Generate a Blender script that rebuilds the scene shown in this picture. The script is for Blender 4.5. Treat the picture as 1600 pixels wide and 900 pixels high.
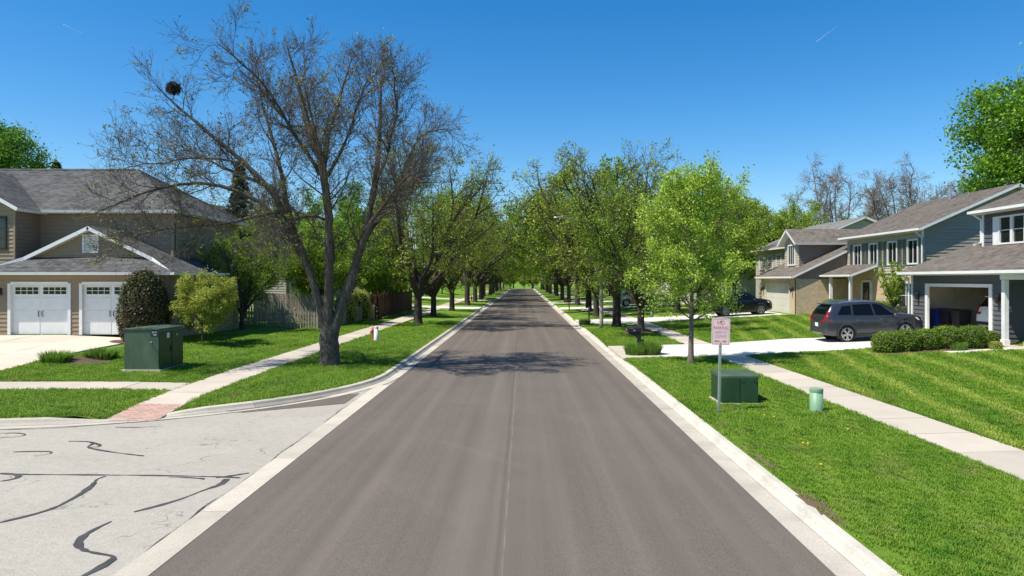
import bpy, bmesh, math, random
import numpy as np
from mathutils import Vector, Matrix

for o in list(bpy.data.objects):
    bpy.data.objects.remove(o)
scene = bpy.context.scene
COL = scene.collection

# ------------------------------------------------------------------ camera, sky, sun, exposure
cam_data = bpy.data.cameras.new("camera")
cam_data.sensor_width = 36.0
cam_data.lens = 36.0 * 1100 / 1600
cam_data.shift_x = -17 / 1600
cam_data.shift_y = -13 / 1600
cam_data.clip_end = 20000
cam = bpy.data.objects.new("camera", cam_data)
cam.location = (0, 0, 3.3)
cam.rotation_euler = (math.radians(90), 0, 0)
COL.objects.link(cam)
scene.camera = cam

SUN_EL = math.radians(59)
SUN_AZ = (-0.90, -0.43)                    # horizontal direction towards the sun
world = bpy.data.worlds.new("World")
scene.world = world
world.use_nodes = True
wn = world.node_tree
wn.nodes.clear()
sky = wn.nodes.new("ShaderNodeTexSky")
sky.sky_type = 'NISHITA'
sky.sun_disc = False
sky.sun_elevation = SUN_EL
sky.sun_rotation = math.atan2(SUN_AZ[0], SUN_AZ[1])
sky.altitude = 200
sky.air_density = 1.0
sky.dust_density = 0.4
sky.ozone_density = 3.5
bg = wn.nodes.new("ShaderNodeBackground")
bg.inputs[1].default_value = 0.118
wo = wn.nodes.new("ShaderNodeOutputWorld")
hs_ = wn.nodes.new("ShaderNodeHueSaturation")       # the lens' deeper blue
hs_.inputs["Saturation"].default_value = 1.4
wn.links.new(sky.outputs[0], hs_.inputs["Color"])
wn.links.new(hs_.outputs[0], bg.inputs[0])
wn.links.new(bg.outputs[0], wo.inputs[0])

sun_data = bpy.data.lights.new("sun", 'SUN')
sun_data.energy = 5.0
sun_data.angle = math.radians(0.5)
sun_data.color = (1.0, 0.94, 0.83)
sun = bpy.data.objects.new("sun", sun_data)
h = math.cos(SUN_EL)
nrm = math.hypot(*SUN_AZ)
to_sun = Vector((SUN_AZ[0] / nrm * h, SUN_AZ[1] / nrm * h, math.sin(SUN_EL)))
sun.rotation_euler = to_sun.to_track_quat('Z', 'Y').to_euler()
sun.location = (-40, -10, 60)
COL.objects.link(sun)

scene.view_settings.view_transform = 'Standard'
scene.view_settings.look = 'None'
scene.view_settings.gamma = 1.0
scene.view_settings.exposure = 0.45
scene.cycles.max_bounces = 6
scene.cycles.transparent_max_bounces = 8
scene.cycles.use_denoising = True

RNG = np.random.default_rng(7)
random.seed(7)
ZUP = Vector((0, 0, 1))

# ------------------------------------------------------------------ materials
def lin(r, g, b):
    return tuple((c / 12.92 if c <= 0.04045 else ((c + 0.055) / 1.055) ** 2.4) for c in (r / 255, g / 255, b / 255)) + (1,)

class Mat:
    """small wrapper round a node material"""
    def __init__(self, name):
        self.m = bpy.data.materials.new(name)
        self.m.use_nodes = True
        self.nt = self.m.node_tree
        self.b = self.nt.nodes["Principled BSDF"]
        self.out = self.nt.nodes["Material Output"]
    def n(self, t, **kw):
        x = self.nt.nodes.new(t)
        for k, v in kw.items():
            setattr(x, k, v)
        return x
    def l(self, a, b):
        self.nt.links.new(a, b)
    def pos(self, scale=(1, 1, 1), space='world'):
        if space == 'world':
            g = self.n("ShaderNodeNewGeometry").outputs["Position"]
        else:
            g = self.n("ShaderNodeTexCoord").outputs["Object"]
        mp = self.n("ShaderNodeMapping")
        mp.inputs["Scale"].default_value = scale
        self.l(g, mp.inputs[0])
        return mp.outputs[0]
    def noise(self, vec, scale, detail=4, rough=0.55):
        x = self.n("ShaderNodeTexNoise")
        x.inputs["Scale"].default_value = scale
        x.inputs["Detail"].default_value = detail
        x.inputs["Roughness"].default_value = rough
        self.l(vec, x.inputs["Vector"])
        return x.outputs["Fac"]
    def ramp(self, fac, stops):
        r = self.n("ShaderNodeValToRGB")
        e = r.color_ramp.elements
        while len(e) < len(stops):
            e.new(0.5)
        for i, (p, c) in enumerate(stops):
            e[i].position = p
            e[i].color = c if len(c) == 4 else tuple(c) + (1,)
        self.l(fac, r.inputs[0])
        return r.outputs[0]
    def mix(self, fac, a, b, mode='MIX'):
        x = self.n("ShaderNodeMix", data_type='RGBA', blend_type=mode)
        for s, v in ((0, fac), (6, a), (7, b)):
            if isinstance(v, (int, float)):
                x.inputs[s].default_value = v
            elif isinstance(v, tuple):
                x.inputs[s].default_value = v if len(v) == 4 else v + (1,)
            else:
                self.l(v, x.inputs[s])
        return x.outputs[2]
    def math(self, op, a, b=None):
        x = self.n("ShaderNodeMath", operation=op)
        for s, v in ((0, a), (1, b)):
            if v is None:
                continue
            if isinstance(v, (int, float)):
                x.inputs[s].default_value = v
            else:
                self.l(v, x.inputs[s])
        return x.outputs[0]
    def bump(self, hgt, strength, dist=0.01):
        x = self.n("ShaderNodeBump")
        x.inputs["Strength"].default_value = strength
        x.inputs["Distance"].default_value = dist
        self.l(hgt, x.inputs["Height"])
        self.l(x.outputs[0], self.b.inputs["Normal"])
    def color(self, c):
        if isinstance(c, tuple):
            self.b.inputs["Base Color"].default_value = c if len(c) == 4 else c + (1,)
        else:
            self.l(c, self.b.inputs["Base Color"])
    def rough(self, r):
        if isinstance(r, (int, float)):
            self.b.inputs["Roughness"].default_value = r
        else:
            self.l(r, self.b.inputs["Roughness"])

def sc(c, k):
    return tuple(min(1, v * k) for v in c[:3]) + (1,)

def plain(name, c, rough=0.6, metal=0.0, var=0.12, scale=3.0, spec=0.5, bump=0.0):
    """one paint or finish with slight wear"""
    m = Mat(name)
    p = m.pos(space='object')
    f = m.noise(p, scale, 6)
    m.color(m.ramp(f, [(0.3, sc(c, 1 - var)), (0.7, sc(c, 1 + var))]))
    m.rough(rough)
    m.b.inputs["Metallic"].default_value = metal
    m.b.inputs["Specular IOR Level"].default_value = spec
    if bump:
        m.bump(m.noise(p, scale * 20, 3), bump)
    return m.m

def mat_asphalt():
    m = Mat("new asphalt")
    p = m.pos()
    fine = m.noise(p, 60, 4, 0.85)
    ps = m.pos((1, 0.02, 1))
    streak = m.noise(ps, 2.6, 4, 0.6)
    big = m.noise(p, 0.35, 4)
    c = m.ramp(fine, [(0.30, (0.066, 0.054, 0.044)), (0.5, (0.122, 0.102, 0.084)), (0.74, (0.205, 0.174, 0.145))])
    c = m.mix(m.ramp(streak, [(0.36, (0, 0, 0)), (0.68, (1, 1, 1))]), m.mix(1.0, c, (0.90, 0.90, 0.90), 'MULTIPLY'), m.mix(1.0, c, (1.12, 1.11, 1.10), 'MULTIPLY'))
    c = m.mix(m.ramp(big, [(0.35, (0, 0, 0)), (0.7, (1, 1, 1))]), c, m.mix(1.0, c, (1.1, 1.1, 1.1), 'MULTIPLY'))
    # roller edges and the longitudinal seam where the two laid lanes meet
    sep = m.n("ShaderNodeSeparateXYZ")
    m.l(m.n("ShaderNodeNewGeometry").outputs["Position"], sep.inputs[0])
    wob = m.noise(m.pos((0.3, 0.3, 0.3)), 1.0, 2)
    xx = m.math('ADD', sep.outputs[0], m.math('MULTIPLY', wob, 0.06))
    def line(at, w):
        d = m.math('ABSOLUTE', m.math('SUBTRACT', xx, at))
        return m.math('SUBTRACT', 1.0, m.math('MINIMUM', m.math('DIVIDE', d, w), 1.0))
    brk = m.ramp(m.noise(m.pos((6, 1.1, 1)), 1.6, 4), [(0.40, (0.1, 0.1, 0.1)), (0.62, (1, 1, 1))])
    c = m.mix(m.math('MULTIPLY', m.math('MULTIPLY', line(-0.20, 0.014), brk), 0.55), c, (0.28, 0.25, 0.22))
    c = m.mix(m.math('MULTIPLY', line(-0.27, 0.05), 0.35), c, (0.06, 0.055, 0.05))
    for at, w, k in ((-0.75, 0.35, 0.22), (-2.3, 0.22, 0.16), (1.45, 0.14, 0.22), (-3.3, 0.14, 0.15), (2.7, 0.2, 0.1), (0.6, 0.2, 0.1)):
        c = m.mix(m.math('MULTIPLY', line(at, w), k * 0.6), c, (0.25, 0.215, 0.185))
    # faint curved scuffs left by turning tyres
    dv = m.n("ShaderNodeTexWave", wave_type='RINGS', rings_direction='Z')
    dv.inputs["Scale"].default_value = 0.16
    dv.inputs["Distortion"].default_value = 2.0
    dv.inputs["Detail"].default_value = 2
    mp = m.n("ShaderNodeMapping")
    mp.inputs["Location"].default_value = (9, -6, 0)
    m.l(m.n("ShaderNodeNewGeometry").outputs["Position"], mp.inputs[0])
    m.l(mp.outputs[0], dv.inputs[0])
    sc_f = m.ramp(dv.outputs["Fac"], [(0.955, (0, 0, 0)), (1.0, (1, 1, 1))])
    c = m.mix(m.math('MULTIPLY', m.math('MULTIPLY', sc_f, m.ramp(m.noise(p, 0.5, 3), [(0.45, (0, 0, 0)), (0.6, (1, 1, 1))])), 0.05), c, (0.27, 0.25, 0.23))
    spots = m.ramp(m.noise(p, 11.0, 2), [(0.76, (0, 0, 0)), (0.79, (1, 1, 1))])
    c = m.mix(m.math('MULTIPLY', spots, 0.6), c, (0.05, 0.045, 0.042))
    m.color(c)
    m.rough(0.88)
    m.b.inputs["Specular IOR Level"].default_value = 0.25
    m.bump(fine, 0.5, 0.006)
    return m.m

def mat_old_street():
    m = Mat("weathered pale street")
    p = m.pos()
    fine = m.noise(p, 48, 5, 0.85)
    mid = m.noise(p, 6, 6, 0.6)
    big = m.noise(p, 0.5, 4)
    c = m.ramp(fine, [(0.32, (0.23, 0.21, 0.172)), (0.5, (0.39, 0.36, 0.30)), (0.72, (0.53, 0.495, 0.425))])
    c = m.mix(m.ramp(mid, [(0.35, (0, 0, 0)), (0.65, (0.7, 0.7, 0.7))]), c, m.mix(1.0, c, (0.85, 0.85, 0.85), 'MULTIPLY'))
    c = m.mix(m.ramp(big, [(0.4, (0, 0, 0)), (0.7, (0.6, 0.6, 0.6))]), c, m.mix(1.0, c, (0.86, 0.85, 0.83), 'MULTIPLY'))
    # hairline cracks
    v = m.n("ShaderNodeTexVoronoi", feature='DISTANCE_TO_EDGE')
    v.inputs["Scale"].default_value = 0.55
    warp = m.n("ShaderNodeVectorMath", operation='ADD')
    m.l(p, warp.inputs[0])
    nz = m.n("ShaderNodeTexNoise")
    nz.inputs["Scale"].default_value = 2.0
    m.l(p, nz.inputs["Vector"])
    m.l(nz.outputs["Color"], warp.inputs[1])
    m.l(warp.outputs[0], v.inputs["Vector"])
    crack = m.ramp(v.outputs["Distance"], [(0.0, (1, 1, 1)), (0.009, (0, 0, 0))])
    keep = m.ramp(m.noise(p, 0.9, 2), [(0.46, (0, 0, 0)), (0.55, (1, 1, 1))])
    c = m.mix(m.math('MULTIPLY', m.math('MULTIPLY', crack, keep), 0.75), c, (0.13, 0.125, 0.11))
    m.color(c)
    m.rough(0.9)
    m.bump(fine, 0.5, 0.006)
    return m.m

def mat_concrete(name, base, var=0.12, stain=0.25):
    m = Mat(name)
    p = m.pos()
    f = m.noise(p, 30, 5, 0.7)
    g = m.noise(p, 1.3, 5)
    c = m.ramp(f, [(0.3, sc(base, 1 - var)), (0.7, sc(base, 1 + var))])
    st = m.ramp(g, [(0.45, (0, 0, 0)), (0.72, (1, 1, 1))])
    c = m.mix(m.math('MULTIPLY', st, stain), c, sc(base, 0.62))
    oi = m.n("ShaderNodeObjectInfo").outputs["Random"]
    c = m.mix(1.0, c, m.ramp(oi, [(0, (0.86, 0.86, 0.85)), (1, (1.05, 1.04, 1.02))]), 'MULTIPLY')
    m.color(c)
    m.rough(0.9)
    m.bump(f, 0.35, 0.004)
    return m.m

def grass_color(m, bright=1.0):
    p = m.pos()
    a = m.noise(p, 0.45, 4, 0.6)
    b = m.noise(p, 4.0, 5, 0.7)
    f = m.noise(p, 70, 2)
    k = bright
    c = m.ramp(a, [(0.3, (0.050 * k, 0.150 * k, 0.008)), (0.5, (0.085 * k, 0.200 * k, 0.011)), (0.70, (0.140 * k, 0.255 * k, 0.020))])
    c = m.mix(m.ramp(b, [(0.35, (0, 0, 0)), (0.72, (1, 1, 1))]), c, (0.190 * k, 0.275 * k, 0.040))
    c = m.mix(m.ramp(m.noise(p, 1.9, 4, 0.7), [(0.30, (0.8, 0.8, 0.8)), (0.46, (0, 0, 0))]), c, (0.035 * k, 0.120 * k, 0.010))
    # mowing lines: the sheen of bent blades put into the colour as paler stripes
    sep = m.n("ShaderNodeSeparateXYZ")
    m.l(p, sep.inputs[0])
    t = m.math('ADD', m.math('ADD', m.math('MULTIPLY', sep.outputs[0], 5.0), m.math('MULTIPLY', sep.outputs[1], -1.05)), m.math('MULTIPLY', a, 3.0))
    s = m.math('MULTIPLY', m.math('POWER', m.math('MULTIPLY', m.math('ADD', m.math('SINE', t), 1.0), 0.5), 3.0), 0.75)
    lawn_side = m.math('MULTIPLY', m.math('GREATER_THAN', sep.outputs[0], 8.9), 0.75)
    c = m.mix(m.math('MULTIPLY', s, m.math('ADD', lawn_side, 0.25)), c, (0.30 * k, 0.36 * k, 0.085))
    c = m.mix(m.math('MULTIPLY', f, 0.4), c, m.mix(1.0, c, (0.6, 0.65, 0.5), 'MULTIPLY'))
    dry = m.ramp(m.noise(p, 1.1, 6, 0.75), [(0.56, (0, 0, 0)), (0.70, (1, 1, 1))])
    c = m.mix(m.math('MULTIPLY', dry, 0.65), c, (0.26, 0.235, 0.10))
    return c

def mat_lawn():
    m = Mat("lawn turf")
    m.color(grass_color(m, 1.0))
    m.rough(0.9)
    m.b.inputs["Specular IOR Level"].default_value = 0.1
    m.bump(m.noise(m.pos(), 45, 3, 0.8), 0.9, 0.03)
    return m.m

def leaf_shader(m, c, trans=0.4, rough=0.5):
    """leaf: diffuse with light coming through"""
    m.color(c)
    m.rough(rough)
    m.b.inputs["Specular IOR Level"].default_value = 0.3
    tr = m.n("ShaderNodeBsdfTranslucent")
    bright = m.mix(1.0, c, (1.25, 1.2, 0.7), 'MULTIPLY')
    m.l(bright, tr.inputs[0])
    ms = m.n("ShaderNodeMixShader")
    ms.inputs[0].default_value = trans
    m.l(m.b.outputs[0], ms.inputs[1])
    m.l(tr.outputs[0], ms.inputs[2])
    m.l(ms.outputs[0], m.out.inputs[0])

def mat_blades():
    m = Mat("grass blades")
    leaf_shader(m, grass_color(m, 1.35), 0.3, 0.6)
    return m.m

def mat_leaf(name, dark, light, odd=None, trans=0.38):
    m = Mat(name)
    r = m.n("ShaderNodeNewGeometry").outputs["Random Per Island"]
    c = m.ramp(r, [(0.0, dark), (1.0, light)])
    if odd:
        c = m.mix(m.ramp(m.noise(m.pos(), 0.8, 3), [(0.45, (0, 0, 0)), (0.65, (1, 1, 1))]), c, m.ramp(r, [(0.0, sc(odd, 0.7)), (1.0, odd)]))
    oi = m.n("ShaderNodeObjectInfo").outputs["Random"]
    c = m.mix(1.0, c, m.ramp(oi, [(0, (0.85, 0.86, 0.8)), (1, (1.18, 1.1, 1.0))]), 'MULTIPLY')
    leaf_shader(m, c, trans)
    return m.m

def mat_bark(name, a, b):
    m = Mat(name)
    p = m.pos((1, 1, 0.22), 'object')
    f = m.noise(p, 22, 5, 0.7)
    big = m.noise(m.pos(space='object'), 1.5, 4)
    c = m.ramp(f, [(0.35, a), (0.65, b)])
    c = m.mix(m.ramp(big, [(0.5, (0, 0, 0)), (0.75, (0.5, 0.5, 0.5))]), c, (0.09, 0.085, 0.03))
    m.color(c)
    m.rough(0.95)
    m.bump(f, 1.0, 0.04)
    return m.m

def mat_shingle(name, a, b):
    m = Mat(name)
    p = m.pos()
    v = m.n("ShaderNodeTexVoronoi")
    v.inputs["Scale"].default_value = 4.2
    m.l(m.pos((1, 1, 2.2)), v.inputs["Vector"])
    f = m.noise(p, 60, 2)
    g = m.noise(p, 0.8, 4)
    sp = m.n("ShaderNodeSeparateColor")
    m.l(v.outputs["Color"], sp.inputs[0])
    c = m.ramp(sp.outputs[0], [(0.0, a), (1.0, b)])
    c = m.mix(m.math('MULTIPLY', f, 0.4), c, sc(a, 0.7))
    c = m.mix(m.ramp(g, [(0.4, (0, 0, 0)), (0.7, (0.35, 0.35, 0.35))]), c, sc(b, 1.1))
    m.color(c)
    m.rough(0.92)
    m.b.inputs["Specular IOR Level"].default_value = 0.2
    m.bump(f, 0.4, 0.006)
    return m.m

def mat_brick(name, a, b, mortar, w=0.21, hgt=0.075, axis='XZ'):
    m = Mat(name)
    sep = m.n("ShaderNodeSeparateXYZ")
    m.l(m.n("ShaderNodeNewGeometry").outputs["Position"], sep.inputs[0])
    com = m.n("ShaderNodeCombineXYZ")
    m.l(m.math('ADD', sep.outputs[0], sep.outputs[1]), com.inputs[0])
    m.l(sep.outputs[2], com.inputs[1])
    t = m.n("ShaderNodeTexBrick")
    t.inputs["Scale"].default_value = 1.0
    t.inputs["Brick Width"].default_value = w
    t.inputs["Row Height"].default_value = hgt
    t.inputs["Mortar Size"].default_value = 0.008
    t.inputs["Color1"].default_value = a
    t.inputs["Color2"].default_value = b
    t.inputs["Mortar"].default_value = mortar
    m.l(com.outputs[0], t.inputs["Vector"])
    n = m.noise(m.pos((1, 1, 3)), 4.5, 3)
    c = m.mix(m.ramp(n, [(0.35, (0, 0, 0)), (0.65, (0.6, 0.6, 0.6))]), t.outputs["Color"], sc(a, 0.7))
    m.color(c)
    m.rough(0.9)
    m.bump(t.outputs["Fac"], -0.6, 0.01)
    return m.m

def mat_glass(name, c=(0.012, 0.014, 0.016), rough=0.04, spec=0.6):
    m = Mat(name)
    m.color(c)
    m.rough(rough)
    m.b.inputs["Specular IOR Level"].default_value = spec
    return m.m

def mat_paint(name, c, metal=0.4, rough=0.28):
    m = Mat(name)
    p = m.pos(space='object')
    f = m.noise(p, 5, 4)
    m.color(m.ramp(f, [(0.3, sc(c, 0.94)), (0.7, sc(c, 1.05))]))
    m.rough(rough)
    m.b.inputs["Metallic"].default_value = metal
    m.b.inputs["Coat Weight"].default_value = 0.6
    m.b.inputs["Coat Roughness"].default_value = 0.06
    return m.m

def mat_utility(name, c, fade):
    """faded, chalky enamel of a utility cabinet"""
    m = Mat(name)
    p = m.pos((1, 1, 0.35), 'object')
    f = m.noise(p, 3.5, 5)
    g = m.noise(m.pos(space='object'), 40, 2)
    col = m.mix(m.ramp(f, [(0.35, (0, 0, 0)), (0.7, (0.6, 0.6, 0.6))]), c, fade)
    col = m.mix(m.math('MULTIPLY', g, 0.12), col, sc(c, 0.5))
    m.color(col)
    m.rough(0.5)
    return m.m

def mat_siding(name, c):
    m = Mat(name)
    p = m.pos((0.35, 0.35, 6))
    f = m.noise(p, 3.0, 3)
    g = m.noise(m.pos(), 0.6, 3)
    col = m.ramp(f, [(0.3, sc(c, 0.9)), (0.7, sc(c, 1.08))])
    col = m.mix(m.ramp(g, [(0.4, (0, 0, 0)), (0.75, (0.3, 0.3, 0.3))]), col, sc(c, 0.8))
    m.color(col)
    m.rough(0.65)
    return m.m

def mat_wood(name, a, b):
    m = Mat(name)
    p = m.pos((1, 1, 0.12))
    f = m.noise(p, 25, 4)
    oi = m.n("ShaderNodeObjectInfo").outputs["Random"]
    c = m.ramp(f, [(0.3, a), (0.7, b)])
    c = m.mix(1.0, c, m.ramp(oi, [(0, (0.7, 0.7, 0.7)), (1, (1.15, 1.12, 1.08))]), 'MULTIPLY')
    m.color(c)
    m.rough(0.9)
    m.bump(f, 0.4, 0.005)
    return m.m

M = dict(
    asphalt=mat_asphalt(), street=mat_old_street(),
    gutter=mat_concrete("curb concrete", (0.56, 0.52, 0.44), 0.2, 0.55),
    pan=mat_concrete("gutter pan concrete", (0.47, 0.43, 0.36), 0.2, 0.6),
    gutter_old=mat_concrete("worn gutter concrete", (0.50, 0.45, 0.37), 0.15, 0.4),
    walk=mat_concrete("sidewalk concrete", (0.50, 0.44, 0.36), 0.09, 0.25),
    drive=mat_concrete("driveway concrete", (0.66, 0.63, 0.56), 0.07, 0.12),
    drive_tan=mat_concrete("tan driveway concrete", (0.58, 0.50, 0.40), 0.08, 0.2),
    lawn=mat_lawn(), blades=mat_blades(),
    tar=plain("crack sealing tar", (0.050, 0.049, 0.048, 1), 0.7, var=0.4, scale=2),
    soil=mat_concrete("bare soil", (0.14, 0.085, 0.055), 0.35, 0.5),
    mulch=mat_concrete("wood mulch", (0.10, 0.058, 0.040), 0.5, 0.5),
    paver=mat_concrete("red tactile paver", (0.46, 0.30, 0.24), 0.2, 0.2),
    bark=mat_bark("grey brown bark", (0.034, 0.027, 0.021), (0.165, 0.135, 0.105)),
    bark_dark=mat_bark("dark furrowed bark", (0.018, 0.014, 0.011), (0.088, 0.070, 0.055)),
    twig=plain("twig bark", (0.092, 0.079, 0.069, 1), 0.9, var=0.3),
    twig_dark=plain("dark twig bark", (0.062, 0.048, 0.038, 1), 0.9, var=0.3),
    twig_grey=plain("grey twig bark", (0.20, 0.158, 0.13, 1), 0.9, var=0.25),
    bark_pale=mat_bark("pale young bark", (0.10, 0.08, 0.065), (0.26, 0.21, 0.17)),
    leaf_bud=mat_leaf("opening buds", (0.13, 0.12, 0.035), (0.42, 0.44, 0.10), (0.17, 0.12, 0.07)),
    leaf_ash=mat_leaf("young ash leaves", (0.120, 0.190, 0.018), (0.400, 0.540, 0.055), (0.200, 0.235, 0.045), trans=0.28),
    leaf_fresh=mat_leaf("fresh pear leaves", (0.15, 0.28, 0.028), (0.46, 0.63, 0.11), trans=0.36),
    leaf_green=mat_leaf("full green leaves", (0.050, 0.140, 0.012), (0.220, 0.420, 0.035), trans=0.3),
    leaf_olive=mat_leaf("olive spring leaves", (0.095, 0.175, 0.016), (0.320, 0.460, 0.045), trans=0.28),
    leaf_dark=mat_leaf("dark evergreen needles", (0.012, 0.028, 0.009), (0.035, 0.065, 0.02), trans=0.15),
    leaf_yew=mat_leaf("bronze green shrub leaves", (0.022, 0.040, 0.012), (0.105, 0.125, 0.045), (0.125, 0.10, 0.055), trans=0.2),
    leaf_box=mat_leaf("boxwood leaves", (0.052, 0.115, 0.011), (0.230, 0.345, 0.034), trans=0.3),
    leaf_blade=mat_leaf("strappy leaves", (0.06, 0.15, 0.02), (0.24, 0.40, 0.085), trans=0.4),
    leaf_lime=mat_leaf("lime green leaves", (0.16, 0.22, 0.035), (0.44, 0.50, 0.12), trans=0.4),
    core=plain("painted inner shade", (0.012, 0.016, 0.008, 1), 0.95),  # near-black colour stands in for the shade inside shrubs
    roof_grey=mat_shingle("grey shingles", (0.062, 0.062, 0.061, 1), (0.155, 0.155, 0.15, 1)),
    roof_brown=mat_shingle("brown grey shingles", (0.115, 0.098, 0.082, 1), (0.225, 0.195, 0.165, 1)),
    roof_pale=mat_shingle("pale grey shingles", (0.19, 0.185, 0.17, 1), (0.31, 0.30, 0.28, 1)),
    white=plain("white trim paint", (0.74, 0.74, 0.72, 1), 0.5, var=0.05),
    cream=plain("off white trim", (0.60, 0.57, 0.50, 1), 0.55, var=0.06),
    taupe=mat_siding("taupe siding", (0.285, 0.212, 0.138, 1)),
    charcoal=mat_siding("charcoal siding", (0.095, 0.098, 0.105, 1)),
    bluegrey=mat_siding("blue grey siding", (0.30, 0.275, 0.24, 1)),
    beige=mat_siding("beige siding", (0.46, 0.41, 0.34, 1)),
    brownsiding=mat_siding("brown siding", (0.22, 0.17, 0.13, 1)),
    whitesiding=mat_siding("white siding", (0.66, 0.65, 0.62, 1)),
    shutter=plain("grey green shutter", (0.13, 0.15, 0.12, 1), 0.6),
    brick=mat_brick("buff brick", (0.62, 0.47, 0.30, 1), (0.44, 0.31, 0.19, 1), (0.56, 0.50, 0.40, 1)),
    glass=mat_glass("window glass"), carglass=mat_glass("tinted car glass", (0.004, 0.0045, 0.005), 0.05, 0.3),
    dark=plain("black metal", (0.015, 0.015, 0.015, 1), 0.5),
    rubber=plain("tyre rubber", (0.016, 0.016, 0.017, 1), 0.85),
    cladding=plain("black plastic cladding", (0.028, 0.028, 0.03, 1), 0.65),
    alloy=plain("silver alloy", (0.62, 0.62, 0.62, 1), 0.3, 0.9, var=0.04),
    steel=plain("galvanised steel", (0.48, 0.48, 0.47, 1), 0.42, 0.8, var=0.15, scale=9),
    paint_grey=mat_paint("grey car paint", (0.050, 0.054, 0.066, 1), 0.5),
    paint_black=mat_paint("black car paint", (0.006, 0.006, 0.007, 1), 0.1),
    paint_white=mat_paint("white car paint", (0.75, 0.75, 0.76, 1), 0.0),
    paint_silver=mat_paint("silver car paint", (0.40, 0.41, 0.42, 1), 0.6),
    red_lens=plain("red lens", (0.28, 0.010, 0.014, 1), 0.2, var=0.1),
    plate=plain("white plate", (0.72, 0.74, 0.78, 1), 0.4, var=0.05),
    util=mat_utility("faded dark green enamel", (0.045, 0.085, 0.042, 1), (0.110, 0.145, 0.092, 1)),
    util2=mat_utility("dark green enamel", (0.013, 0.056, 0.017, 1), (0.030, 0.080, 0.030, 1)),
    mint=mat_utility("mint green plastic", (0.18, 0.33, 0.19, 1), (0.26, 0.40, 0.26, 1)),
    hydrant=plain("red hydrant paint", (0.45, 0.055, 0.04, 1), 0.5),
    postwhite=plain("white plastic post", (0.70, 0.70, 0.68, 1), 0.5, var=0.06),
    sign=mat_concrete("faded pink white sheet", (0.78, 0.60, 0.60), 0.05, 0.3),
    signred=plain("faded red print", (0.62, 0.13, 0.14, 1), 0.6, var=0.35, scale=14),
    signpale=plain("washed out red print", (0.66, 0.33, 0.35, 1), 0.6, var=0.3, scale=14),
    fence=mat_wood("weathered grey wood", (0.22, 0.185, 0.145), (0.44, 0.385, 0.31)),
    fence_red=mat_wood("red brown stained wood", (0.045, 0.018, 0.012), (0.10, 0.036, 0.024)),
    pole=mat_wood("pale concrete pole", (0.26, 0.235, 0.20), (0.36, 0.33, 0.285)),
    binblue=plain("blue bin plastic", (0.012, 0.035, 0.26, 1), 0.45),
    binblack=plain("black bin plastic", (0.014, 0.014, 0.018, 1), 0.5),
    drywall=plain("garage drywall", (0.62, 0.56, 0.47, 1), 0.9),
    nest=plain("nest twigs", (0.03, 0.022, 0.016, 1), 1.0),
    cloud=plain("ice cloud", (0.9, 0.9, 0.9, 1), 1.0),
    flower=plain("dandelion yellow", (0.80, 0.50, 0.02, 1), 0.8),
    postbrown=mat_wood("brown post wood", (0.06, 0.03, 0.02), (0.12, 0.065, 0.045)),
)

# ------------------------------------------------------------------ mesh helpers
def tag(o, label=None, cat=None, group=None, kind=None):
    if label: o["label"] = label
    if cat: o["category"] = cat
    if group: o["group"] = group
    if kind: o["kind"] = kind
    return o

def link(name, me, mat=None, parent=None):
    o = bpy.data.objects.new(name, me)
    COL.objects.link(o)
    if mat is not None and me is not None and not me.materials:
        me.materials.append(mat)
    if parent is not None:
        o.parent = parent
    return o

def empty(name, loc=(0, 0, 0), rz=0.0, label=None, cat=None, group=None):
    o = bpy.data.objects.new(name, None)
    o.empty_display_size = 0.2
    COL.objects.link(o)
    o.location = loc
    o.rotation_euler = (0, 0, rz)
    return tag(o, label, cat, group)

def copy_tree(o, parent=None):
    c = o.copy()
    COL.objects.link(c)
    c.parent = parent
    for ch in list(o.children):
        copy_tree(ch, c)
    return c

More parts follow.
